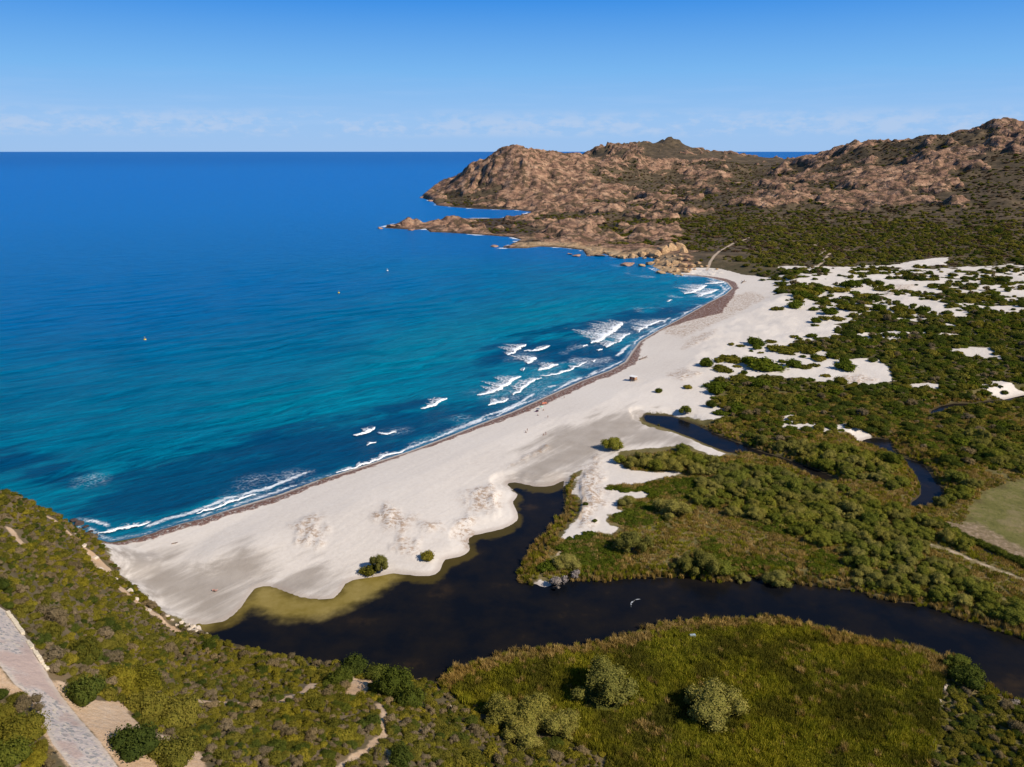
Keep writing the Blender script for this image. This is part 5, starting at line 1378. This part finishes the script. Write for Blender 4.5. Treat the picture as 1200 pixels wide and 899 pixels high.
# stone kerbs along the road
def stone_row(name, pts_px, sizes, label, meshes, hz, cat, wide=.62):
    P = [place(u, v) for u, v in pts_px]
    e = bpy.data.objects.new(name, None); COL.objects.link(e)
    e.location = P[0]; tag(e, label, cat)
    L = [0.0]
    for a, b in zip(P[:-1], P[1:]): L.append(L[-1] + (b - a).length)
    def at(s_):
        for k in range(len(P) - 1):
            if s_ <= L[k + 1] or k == len(P) - 2:
                f_ = (s_ - L[k]) / (L[k + 1] - L[k]); q = P[k].lerp(P[k + 1], f_); d = (P[k + 1] - P[k]); return q, math.atan2(d.y, d.x), d.z / max(1e-6, math.hypot(d.x, d.y))
    tot, s_ = L[-1], 0.0
    i = 0
    while s_ < tot:
        ln = sizes * rnd.uniform(.7, 1.3)
        q, an, sl = at(min(s_ + ln / 2, tot))
        q.z = float(zat(q.x, q.y)[0])
        link('stone', meshes[i % len(meshes)], parent=e, loc=(q - P[0]) + Vector((rnd.uniform(-.06, .06), rnd.uniform(-.06, .06), hz * .35)), rot=(rnd.uniform(-.06, .06), -math.atan(sl), an + rnd.uniform(-.07, .07)), scale=(ln * .56, wide * rnd.uniform(.42, .55), hz * rnd.uniform(.8, 1.1)))
        s_ += ln * 1.0; i += 1
    return e
def slab_mesh(seed):
    rng = np.random.default_rng(seed)
    bm = bmesh.new(); bmesh.ops.create_cube(bm, size=2.0)
    for v_ in bm.verts: v_.co += Vector(rng.uniform(-.08, .08, 3))
    bmesh.ops.bevel(bm, geom=bm.edges[:], offset=.14, segments=1, affect='EDGES')
    me = bpy.data.meshes.new('stone'); bm.to_mesh(me); bm.free(); me.materials.append(M_STONE); return me
SLABS = [slab_mesh(i) for i in range(4)]
stone_row('stone_kerb', [(9,718),(17,729),(26,742)], 1.1, 'smooth pale stone kerb beside the upper road, left of the dark gap', SLABS, .4, 'kerb', .8)
stone_row('stone_kerb', [(33,752),(40,763),(48,775),(56,786)], .9, 'broken pale stone kerb further down the road', SLABS + R_KERB[:2], .36, 'kerb', .75)
stone_row('rubble_wall', [(1109,803),(1106,814)], .7, 'uppermost pale piece of the rubble line through the marsh edge', R_PALE, .6, 'wall', 1.1)
stone_row('rubble_wall', [(1101,820),(1103,830),(1099,838)], .7, 'middle grey piece of the rubble line through the marsh edge', R_PALE, .5, 'wall', 1.0)
stone_row('rubble_wall', [(1095,863),(1092,874),(1089,886)], .7, 'lowest pale piece of the rubble line through the marsh edge', R_PALE, .6, 'wall', 1.1)

# ------------------------------------------------------------------ breaking waves
fm_, ft = material('wave_foam')
P = ft.pos()
ed = ft.attr('edge')
fn_ = ft.noise(P, .5, 6, .7)
vor = ft.n('ShaderNodeTexVoronoi', {'Vector': ft.mix(.6, P, ft.noise(P, .4, 3, out='Color'), 'ADD'), 'Scale': .33}, feature='DISTANCE_TO_EDGE').outputs['Distance']
solid = ft.ss(ft.m('ADD', ed, ft.m('MULTIPLY', ft.m('SUBTRACT', fn_, .5), 1.9)), .42, .66)
lace_ = ft.m('MULTIPLY', ft.ss(vor, .02, .2, 1., 0.), ft.ss(ft.m('ADD', ed, ft.m('MULTIPLY', ft.m('SUBTRACT', fn_, .5), .6)), .12, .4))
al = ft.m('MAXIMUM', solid, ft.m('MULTIPLY', lace_, .8))
bs = ft.surf((.82, .84, .86), .8, .1, ft.bump(fn_, .8, .4))
ft.out(ft.n('ShaderNodeMixShader', {0: al, 1: ft.n('ShaderNodeBsdfTransparent').outputs[0], 2: bs}).outputs[0])
def breaker(front, W, h, label, seed):
    Pw = np.array([G(u, v) for u, v in front])
    seg = np.r_[0, np.cumsum(np.linalg.norm(np.diff(Pw, axis=0), axis=1))]
    n = max(10, int(seg[-1] / 1.6)); m = 9
    s_ = np.linspace(0, seg[-1], n)
    X, Y = np.interp(s_, seg, Pw[:, 0]), np.interp(s_, seg, Pw[:, 1])
    for _ in range(2):
        X[1:-1], Y[1:-1] = .25 * X[:-2] + .5 * X[1:-1] + .25 * X[2:], .25 * Y[:-2] + .5 * Y[1:-1] + .25 * Y[2:]
    T = np.stack([np.gradient(X), np.gradient(Y)], 1); T /= np.linalg.norm(T, axis=1)[:, None]
    Nn = np.stack([-T[:, 1], T[:, 0]], 1)
    cxm, cym = X.mean(), Y.mean()
    e_ = 3.0
    def sea_d(x, y): return -float(sdf(COAST, np.array([x]), np.array([y]), 900.)[0])
    k = n // 2
    if sea_d(X[k] + Nn[k, 0] * e_, Y[k] + Nn[k, 1] * e_) < sea_d(X[k], Y[k]): Nn = -Nn   # seaward
    rng = np.random.default_rng(seed)
    env = np.sin(np.linspace(.12, math.pi - .12, n)) ** .45
    ts = np.array([-.06, 0, .05, .12, .22, .36, .52, .7, .86, 1.0])
    prof = np.array([0, .75, 1.0, .7, .42, .26, .15, .08, .04, 0])
    edg = np.array([.25, 1.1, 1.1, .66, .47, .40, .34, .27, .16, 0])
    V, E = [], []
    jit = fbm(s_, s_ * 0 + seed * 13, 7, 3, seed)
    for i in range(n):
        w_ = W * env[i] * (1 + .9 * jit[i])
        for t_, pz, eg in zip(ts, prof, edg):
            q = np.array([X[i], Y[i]]) + Nn[i] * (t_ * w_ + jit[i] * 3.0) + T[i] * (t_ * W * .35 * (1 + jit[i]))
            V.append((q[0], q[1], .12 + h * env[i] * pz * (1 + .35 * rng.normal()) if pz else .10)); E.append(eg * min(1, .25 + env[i]))
    m = len(ts)
    Q = [(i * m + j, (i + 1) * m + j, (i + 1) * m + j + 1, i * m + j + 1) for i in range(n - 1) for j in range(m - 1)]
    V = np.array(V); o_ = V[:, :2].mean(0); V[:, :2] -= o_
    me = mesh_np('breaking_wave', V, np.array(Q), fm_, smooth=True)
    me.attributes.new('edge', 'FLOAT', 'POINT').data.foreach_set('value', np.array(E, np.float32))
    o = link('breaking_wave', me, loc=(o_[0], o_[1], .28))
    return tag(o, label, 'wave', 'breaking waves off the beach')
for i, (fr, W, h, lb) in enumerate([
 ([(692,403),(702,401),(711,394),(720,388),(731,379)], 34, 1.4, 'largest breaking wave, a broad white fan off the far beach'),
 ([(711,408),(718,404),(723,402)], 14, .6, 'short lacy wave just in front of the largest breaker'), ([(724,402),(730,396),(738,391)], 15, .6, 'lacy wave to the right of the largest breaker'), ([(747,390),(760,382),(778,376)], 14, .5, 'thin lace of foam right of the largest breaker near shore'),
 ([(596,417),(604,413),(611,408),(617,405)], 16, 1.2, 'bright wave crest at the left of the zigzag pair'), ([(614,412),(630,412),(638,410),(645,406)], 10, .9, 'bright crest stretching right of the zigzag pair'), ([(618,427),(624,424),(629,420)], 24, 1.0, 'white tumbling wave below the zigzag crest'),
 ([(630,435),(642,433),(648,430),(654,428)], 17, 1.1, 'white wave with a lacy back, third below the zigzag crest'), ([(559,464),(575,462),(588,456),(600,448),(609,442)], 17, 1.1, 'long breaking wave left of the thin parallel crests'),
 ([(634,442),(648,440),(663,436),(675,431),(688,425)], 7, .8, 'long thin crest nearest the shore below the zigzag waves'), ([(602,464),(612,458),(622,450),(634,443)], 9, .8, 'thin wave crest between the long breaker and the shore'), ([(572,476),(583,474),(597,469)], 11, .7, 'small foamy wave close to the sand left of the people'),
 ([(493,480),(505,478),(514,473),(524,468)], 10, 1.1, 'lone bright wave in turquoise water left of the long breaker'), ([(414,511),(426,510),(434,507),(440,502)], 9, 1.1, 'bright wave over the dark weed off mid beach'), ([(442,508),(452,510),(465,508)], 6, .7, 'short crest just right of the bright wave over dark weed'),
 ([(430,523),(440,519)], 3, .6, 'tiny whitecap inshore of the bright wave over dark weed'), ([(802,345),(812,343),(822,339),(828,335)], 30, 1.1, 'broad white wave at the far end of the beach'), ([(818,348),(832,344),(842,340)], 26, .7, 'lacy wave right of the broad one at the far end'), ([(826,333),(838,333),(850,331)], 24, .7, 'foam sheet in the last corner of the bay'),
 ([(683,407),(689,405)], 4, .9, 'small whitecap left of the largest breaker, over dark water'), ([(701,412),(706,410)], 4, .8, 'small whitecap just below the largest breaker'), ([(695,425),(698,423)], 4, .8, 'speck of whitecap in the dark water by the wrack bend'), ([(584,437),(617,433)], 0, 0, ''),
 ([(782,354),(788,352)], 5, .8, 'small whitecap left of the far corner waves'), ([(612,436),(616,432)], 4, .8, 'small whitecap left of the third zigzag wave'), ([(395,556),(410,551),(430,544),(450,537),(475,528)], 5, .6, 'long shore break running along mid beach'), ([(115,627),(140,622),(160,618),(176,614)], 6, .8, 'shore break at the hill end of the beach'),
 ([(230,603),(252,597),(275,588),(300,581)], 5, .6, 'shore break right of the one at the hill end')]):
    if lb: breaker(fr, W, h, lb, i + 1)

# curved wake on the river
Wk = [G(u, v, .3) for u, v in [(739.5,712),(739.5,708),(741,705),(744,703),(748,702.3),(753,702.6)]]
def ribbon(name, pts_, w, z, mat, h=.06):
    Pp = np.array(pts_); n = 24
    seg = np.r_[0, np.cumsum(np.linalg.norm(np.diff(Pp, axis=0), axis=1))]
    s_ = np.linspace(0, seg[-1], n); X, Y = np.interp(s_, seg, Pp[:, 0]), np.interp(s_, seg, Pp[:, 1])
    T = np.stack([np.gradient(X), np.gradient(Y)], 1); T /= np.linalg.norm(T, axis=1)[:, None]
    V, E = [], []
    for i in range(n):
        ww = w * math.sin(math.pi * (i + .6) / (n + .2))
        for k, zz, eg in ((-1, 0, .15), (-.4, h, .75), (.4, h, .75), (1, 0, .15)):
            V.append((X[i] - T[i, 1] * ww * k, Y[i] + T[i, 0] * ww * k, z + zz)); E.append(eg * .38)
    Q = [(i * 4 + j, (i + 1) * 4 + j, (i + 1) * 4 + j + 1, i * 4 + j + 1) for i in range(n - 1) for j in range(3)]
    me = mesh_np(name, np.array(V), np.array(Q), mat, smooth=True)
    me.attributes.new('edge', 'FLOAT', 'POINT').data.foreach_set('value', np.array(E, np.float32))
    return link(name, me)
tag(ribbon('river_ripple', Wk, .45, .31, fm_), 'faint curved white ripple on the dark river in mid channel', 'ripple')

# ------------------------------------------------------------------ beach hut, buoys, driftwood, oddments
def box(bm, x0, x1, y0, y1, z0, z1):
    v = [bm.verts.new(c) for c in ((x0,y0,z0),(x1,y0,z0),(x1,y1,z0),(x0,y1,z0),(x0,y0,z1),(x1,y0,z1),(x1,y1,z1),(x0,y1,z1))]
    for f in ((0,3,2,1),(4,5,6,7),(0,1,5,4),(1,2,6,5),(2,3,7,6),(3,0,4,7)): bm.faces.new([v[i] for i in f])
def bobj(name, boxes, mat, parent, bev=.02):
    bm = bmesh.new()
    for b in boxes: box(bm, *b)
    if bev: bmesh.ops.bevel(bm, geom=bm.edges[:], offset=bev, segments=1, affect='EDGES')
    me = bpy.data.meshes.new(name); bm.to_mesh(me); bm.free()
    return link(name, me, mat, parent)
M_ROOF = plain('white_roof', (.78, .76, .73), .7, .2, .08)
M_BOARD = plain('tan_boards', (.42, .25, .15), .85, .1, .25, 2.)
M_RED = plain('red_brown_boards', (.17, .065, .045), .85, .1, .3, 2.)
M_DECK = plain('deck_timber', (.36, .26, .18), .9, .1, .25, 2.)
p = place(742, 446)
sc_ = px_size(p)
hut = bpy.data.objects.new('beach_hut', None); COL.objects.link(hut)
hut.location = p; hut.rotation_euler = (0, 0, rad(-38)); hw = 9.6 * sc_ / 2 / 1.25
hut.scale = (hw / 2.2,) * 3
tag(hut, 'small wooden beach hut with a white roof standing on posts above the wrack', 'hut')
for sx_ in (-1.9, 0, 1.9):
    for sy_ in (-1.5, 1.5): bobj('post', [(sx_ - .1, sx_ + .1, sy_ - .1, sy_ + .1, -.4, .8)], M_DECK, hut)
bobj('deck', [(-2.3, 2.3, -2.0, 2.0, .8, .95)], M_DECK, hut)
for i in range(8): bobj('board', [(-1.9 + i * .475, -1.44 + i * .475, 1.5, 1.58, .95, 2.9)], M_BOARD, hut)
for i in range(6): bobj('board', [(1.82, 1.9, -1.5 + i * .5, -1.02 + i * .5, .95, 2.9)], M_BOARD, hut)
bobj('side_wall', [(-1.9, -1.82, -1.5, -.75, .95, 2.9), (-1.9, -1.82, .75, 1.5, .95, 2.9), (-1.9, -1.82, -.75, .75, .95, 1.5), (-1.9, -1.82, -.75, .75, 2.45, 2.9)], M_RED, hut)
bobj('shutter', [(-2.0, -1.93, .8, 1.4, 1.5, 2.45)], M_RED, hut)
bobj('front_wall', [(-1.9, -.6, -1.58, -1.5, .95, 2.9), (.5, 1.9, -1.58, -1.5, .95, 2.9), (-.6, .5, -1.58, -1.5, 2.6, 2.9)], M_RED, hut)
bobj('door', [(-.55, .45, -1.53, -1.47, .95, 2.58)], M_BOARD, hut)
bobj('roof', [(-2.35, 2.35, -2.1, 2.0, 2.9, 3.08)], M_ROOF, hut)
bobj('rail', [(-2.3, -2.24, -2.0, -1.94, .95, 1.8), (2.24, 2.3, -2.0, -1.94, .95, 1.8), (-2.3, -.7, -2.0, -1.94, 1.72, 1.8), (.6, 2.3, -2.0, -1.94, 1.72, 1.8)], M_DECK, hut)
for i in range(4): bobj('step', [(-.5, .5, -2.05 - .3 * (i + 1), -2.05 - .3 * i, .62 - i * .2, .68 - i * .2)], M_DECK, hut)

def lathe(name, prof, mat, parent=None, n=16):
    V, Q = [], []
    for r_, z_ in prof:
        for j in range(n): V.append((r_ * math.cos(2 * math.pi * j / n), r_ * math.sin(2 * math.pi * j / n), z_))
    for i in range(len(prof) - 1):
        for j in range(n): Q.append((i * n + j, i * n + (j + 1) % n, (i + 1) * n + (j + 1) % n, (i + 1) * n + j))
    return link(name, mesh_np(name, np.array(V), np.array(Q), mat, smooth=True), parent=parent)
M_BUOY = plain('yellow_plastic', (.75, .47, .03), .45, .4, .06)
M_WBUOY = plain('white_plastic', (.8, .8, .78), .45, .4, .05)
M_IRON = plain('dark_metal', (.06, .06, .06), .5, .4, .2)
for u, v, mt, lb, k in [(170,398.5,M_BUOY,'yellow buoy furthest left, alone on open blue water',1.5),(397,343.5,M_BUOY,'yellow buoy in the middle of the bay',1.5),(454,317.5,M_WBUOY,'white buoy out towards the long headland tip',1.7)]:
    g_ = G(u, v)
    e = bpy.data.objects.new('buoy', None); COL.objects.link(e); e.location = (g_[0], g_[1], 0); e.scale = (k * 1.15,) * 3
    tag(e, lb, 'buoy', 'marker buoys in the bay')
    lathe('float', [(0, -.5), (.45, -.4), (.72, 0), (.62, .4), (.3, .62), (0, .66)], mt, e)
    lathe('mast', [(.05, .6), (.045, 1.3), (0, 1.3)], M_IRON, e, 8)
    lathe('top_mark', [(0, 1.2), (.17, 1.3), (.17, 1.5), (0, 1.6)], mt, e, 10)
    lathe('collar', [(.70, -.06), (.80, -.02), (.80, .08), (.70, .12)], M_IRON, e)
M_WOOD = plain('driftwood', (.20, .145, .115), .9, .1, .4, 1.5)
M_PWOOD = plain('pinkish_driftwood', (.46, .27, .22), .9, .1, .3, 1.5)
def log(name, u, v, ln, r_, an, mat, label, forks=2, tilt=.06):
    p = place(u, v); rng = np.random.default_rng(int(u * 7 + v))
    VV, QQ = [], []
    def add(Pp, R):
        v_, q_ = tube_chain(Pp, R, 7); o = len(VV); VV.extend(v_); QQ.extend([tuple(i + o for i in f) for f in q_])
        QQ.append(tuple(range(o, o + 4))); QQ.append(tuple(range(len(VV) - 4, len(VV))))
    add([(-ln / 2, 0, r_ * .7), (-ln / 6, .15 * r_, r_ * .8), (ln / 5, -.3 * r_, r_ * .8 + tilt * ln), (ln / 2, .2 * r_, r_ * .7 + tilt * ln * 2)], [r_, r_ * .95, r_ * .8, r_ * .45])
    for k in range(forks):
        x_ = rng.uniform(-.1, .4) * ln; s_ = rng.choice([-1, 1])
        add([(x_, 0, r_), (x_ + .12 * ln, s_ * .12 * ln, r_ * 1.5), (x_ + .2 * ln, s_ * .26 * ln, r_ * 2.2)], [r_ * .5, r_ * .35, r_ * .15])
    o = link(name, mesh_np(name, np.array(VV), np.array(QQ), mat), loc=p, rot=(0, 0, an))
    return tag(o, label, 'driftwood')
log('driftwood_log', 754, 420.5, 9, .5, rad(42), M_WOOD, 'long dark driftwood log lying above the wrack past the beach hut')
log('driftwood_stump', 252, 693, 1.9, .42, rad(-25), M_PWOOD, 'pinkish driftwood stump alone on the grey damp sand', 3)
log('driftwood_log', 205, 637, 2.4, .22, rad(20), M_WOOD, 'small driftwood stick near the hill end of the beach', 1)
log('driftwood_log', 871, 331, 14, .6, rad(60), M_WOOD, 'dark driftwood at the wrack corner of the far beach', 2)
# pale box in the marsh
p = place(811.5, 749)
M_TIN = plain('pale_blue_tin', (.36, .42, .46), .5, .3, .25)
tank = bpy.data.objects.new('metal_tank', None); COL.objects.link(tank); tank.location = p; tank.rotation_euler = (0, 0, .15)
tag(tank, 'small pale blue grey metal box half sunk in the reeds near the bank', 'box')
bobj('body', [(-.85, .85, -.45, .45, .2, 1.5)], M_TIN, tank)
bobj('lid', [(-.9, .9, -.5, .5, 1.5, 1.62)], M_TIN, tank)
for i in range(4): bobj('rib', [(-.7 + i * .45, -.62 + i * .45, -.5, .5, .25, 1.49)], M_IRON, tank, .01)

# ------------------------------------------------------------------ people on the sand
SKINS = [plain('skin', (.50, .30, .21), .6, .2, .05), plain('tanned_skin', (.36, .20, .13), .6, .2, .05)]
def cloth(name, col): return plain(name, col, .85, .1, .12)
C_ = {'navy': cloth('navy_cloth', (.02, .03, .09)), 'red': cloth('red_cloth', (.55, .07, .05)), 'white': cloth('white_cloth', (.75, .74, .72)), 'black': cloth('black_cloth', (.02, .02, .022)), 'orange': cloth('coral_cloth', (.72, .24, .15)), 'mint': cloth('mint_cloth', (.42, .62, .50)), 'plum': cloth('plum_cloth', (.10, .03, .09)), 'hair': cloth('dark_hair', (.035, .022, .015))}
def skin_body(name, J, E, R, mat, parent, sub=1):
    me = bpy.data.meshes.new(name); me.from_pydata([Vector(j) for j in J], E, [])
    o = link(name, me, mat, parent)
    o.modifiers.new('skin', 'SKIN')
    if not me.skin_vertices: pass
    for i, sv in enumerate(me.skin_vertices[0].data):
        sv.radius = (R[i], R[i]) if not isinstance(R[i], tuple) else R[i]
        sv.use_root = (i == 0)
    s2 = o.modifiers.new('sub', 'SUBSURF'); s2.levels = sub; s2.render_levels = sub
    return o
def person(u, v, pose, shirt, shorts, label, rz=0.0, skin=0):
    p = place(u, v)
    e = bpy.data.objects.new('person', None); COL.objects.link(e); e.location = p; e.rotation_euler = (0, 0, rz)
    tag(e, label, 'person', 'people on the beach')
    if pose == 'stand':
        ph, kn, ft_ = (0, 0, .92), [(.1, -.02, .5), (-.1, .05, .5)], [(.11, 0, .05), (-.11, .06, .05)]
        ch, sh = (0, 0, 1.28), 1.42
        el, wr = [(.27, .02, 1.15), (-.27, .02, 1.15)], [(.28, -.08, .9), (-.29, -.05, .9)]
    elif pose == 'walk':
        ph, kn, ft_ = (0, 0, .91), [(.1, -.22, .52), (-.1, .08, .5)], [(.1, -.30, .06), (-.1, .36, .10)]
        ch, sh = (0, -.03, 1.27), 1.41
        el, wr = [(.25, .14, 1.16), (-.25, -.12, 1.16)], [(.26, .10, .92), (-.26, -.30, .98)]
    else:  # sitting on the sand
        ph, kn, ft_ = (0, 0, .12), [(.14, -.42, .45), (-.14, -.42, .42)], [(.13, -.72, .06), (-.13, -.74, .06)]
        ch, sh = (0, .08, .46), .6
        el, wr = [(.27, -.02, .36), (-.27, -.02, .36)], [(.17, -.30, .40), (-.17, -.30, .38)]
    cy = ch[1]
    J = [ph, (0, cy * .6, (ph[2] + ch[2]) / 2), ch, (0, cy, sh + .06), (0, cy - .01, sh + .16), (0, cy - .03, sh + .27)]
    E = [(0, 1), (1, 2), (2, 3), (3, 4), (4, 5)]
    R = [(.15, .11), (.135, .10), (.165, .11), .06, .095, .085]
    for s_ in (0, 1):
        sg = 1 if s_ == 0 else -1
        a = len(J); J += [(sg * .1, ph[1], ph[2] - .06 if pose != 'sit' else ph[2]), kn[s_], ft_[s_], (ft_[s_][0], ft_[s_][1] - .16, ft_[s_][2] - .02)]
        E += [(0, a), (a, a + 1), (a + 1, a + 2), (a + 2, a + 3)]; R += [.095, .065, .045, .035]
        b = len(J); J += [(sg * .19, cy, sh - .02), el[s_], wr[s_], (wr[s_][0], wr[s_][1] - .05, wr[s_][2] - .08)]
        E += [(2, b), (b, b + 1), (b + 1, b + 2), (b + 2, b + 3)]; R += [.065, .045, .034, .03]
        f0 = b + 3
        for k, (fx, fl) in enumerate([(-.03, .08), (-.01, .09), (.012, .085), (.032, .07)]):
            c = len(J); J += [(wr[s_][0] + fx, wr[s_][1] - .06, wr[s_][2] - .08 - fl)]; E += [(f0, c)]; R += [.009]
        c = len(J); J += [(wr[s_][0] - sg * .05, wr[s_][1] - .08, wr[s_][2] - .09)]; E += [(f0 - 1, c)]; R += [.011]
    skin_body('body', J, E, R, SKINS[skin], e)
    hd = (0, cy - .03, sh + .24)
    h_ = lathe('hair', [(.0, .135), (.07, .12), (.105, .05), (.108, -.02), (.09, -.06)], C_['hair'], e, 12); h_.location = (hd[0], hd[1] + .012, hd[2])
    nose = lathe('nose', [(0, .03), (.012, 0), (.014, -.02), (0, -.026)], SKINS[skin], e, 6); nose.location = (hd[0], hd[1] - .105, hd[2] - .02)
    if shirt: skin_body('shirt', [J[1], (0, cy * .8, (J[1][2] + ch[2]) / 2), ch, (0, cy, sh)], [(0, 1), (1, 2), (2, 3)], [(.155, .12), (.165, .12), (.18, .125), (.12, .09)], C_[shirt], e)
    a = [i for i in range(6, len(J)) if R[i] == .095]
    mid_ = [tuple(J[i][k] * .45 + J[i + 1][k] * .55 for k in range(3)) for i in a]
    skin_body('shorts', [ph, J[a[0]], mid_[0], J[a[1]], mid_[1]], [(0, 1), (1, 2), (0, 3), (3, 4)], [(.165, .125), .112, .098, .112, .098], C_[shorts], e)
    return e
for a in [(628,474,'stand','white','navy','standing person in white at the water side of the beach group',.5,0),(632,473.5,'walk',None,'red','person in red shorts walking at the water side of the beach group',1.2,1),(635,476,'sit',None,'black','person seated by the coral windbreak',.3,0),(639,475,'stand','orange','navy','person in a coral top right of the beach group',2.,1),
  (637,481,'sit','black','black','dark clad person seated in front of the mint parasol',-.6,0),(630,487,'sit','white','navy','person in white seated below the plum tent',.9,1),(661,467,'walk','navy','black','person walking alone on sand right of the beach group',1.5,0),(669,460.5,'stand','black','navy','person standing near the wrack, nearest the beach hut',1.,1),
  (618,505.5,'stand','navy','black','standing person of the pair on the open sand',.2,0),(616,507,'sit','red','navy','seated person of the pair on the open sand',.8,1),(637,510,'sit','navy','black','person seated on the sand nearest the grey flat',-.3,0),(639.5,509.5,'walk','white','red','person in white beside the one seated nearest the grey flat',2.2,1),(642,490,'stand','white','navy','person in white standing apart below the beach group',0.,0)]:
    person(*a)
def windbreak(u, v, mat, label, rz):
    p = place(u, v); e = bpy.data.objects.new('windbreak', None); COL.objects.link(e); e.location = p; e.rotation_euler = (0, 0, rz); tag(e, label, 'windbreak')
    for i in range(3): bobj('panel', [(-1.5 + i, -.54 + i, -.012 + .05 * (i % 2), .012 + .05 * (i % 2), .15, 1.1)], mat, e, 0)
    for i in range(4): bobj('pole', [(-1.53 + i, -1.49 + i, -.02, .04, -.2, 1.25)], M_DECK, e, 0)
windbreak(638, 473.5, C_['orange'], 'coral pink windbreak at the back of the beach group', .4)
p = place(634.5, 479.5)
um = bpy.data.objects.new('parasol', None); COL.objects.link(um); um.location = p; tag(um, 'pale mint beach parasol in the middle of the beach group', 'parasol')
lathe('pole', [(.025, -.2), (.025, 2.1), (0, 2.12)], M_IRON, um, 8)
bm = bmesh.new(); top = bm.verts.new((0, 0, 2.15)); ring = [bm.verts.new((1.15 * math.cos(k * math.pi / 4), 1.15 * math.sin(k * math.pi / 4), 1.72)) for k in range(8)]
low_ = [bm.verts.new((v_.co.x * 1.01, v_.co.y * 1.01, 1.62)) for v_ in ring]
for k in range(8): bm.faces.new((top, ring[k], ring[(k + 1) % 8])); bm.faces.new((ring[k], low_[k], low_[(k + 1) % 8], ring[(k + 1) % 8]))
me = bpy.data.meshes.new('canopy'); bm.to_mesh(me); bm.free(); link('canopy', me, C_['mint'], um)
for k in range(8): r_ = bobj('rib', [(0, 1.12, -.01, .01, 0, .02)], M_IRON, um, 0); r_.location = (0, 0, 2.1); r_.rotation_euler = (0, math.atan2(.43, 1.15), k * math.pi / 4)
p = place(629.5, 482.5)
tn = bpy.data.objects.new('beach_tent', None); COL.objects.link(tn); tn.location = p; tn.rotation_euler = (0, 0, .6); tag(tn, 'plum coloured pop up beach tent nearest the camera in the beach group', 'tent')
V, Q = [], []
for j in range(7):
    ph = math.pi / 2 * j / 6
    for i in range(13):
        t = math.pi * (i / 12) ; V.append((1.2 * math.cos(t) * math.cos(ph) , 1.0 * math.sin(t) * math.cos(ph), 1.15 * math.sin(ph)))
for j in range(6):
    for i in range(12): Q.append((j * 13 + i, j * 13 + i + 1, (j + 1) * 13 + i + 1, (j + 1) * 13 + i))
link('shell', mesh_np('shell', np.array(V), np.array(Q), C_['plum'], smooth=True), parent=tn)
bobj('floor', [(-1.15, 1.15, -.35, .9, 0, .03)], C_['plum'], tn, 0)
link('hoop', mesh_np('hoop', *[np.array(q) for q in tube_chain([(1.2 * math.cos(t), -.01, 1.15 * math.sin(t)) for t in np.linspace(0, math.pi, 15)], [.025] * 15, 5)], C_['white']), parent=tn)
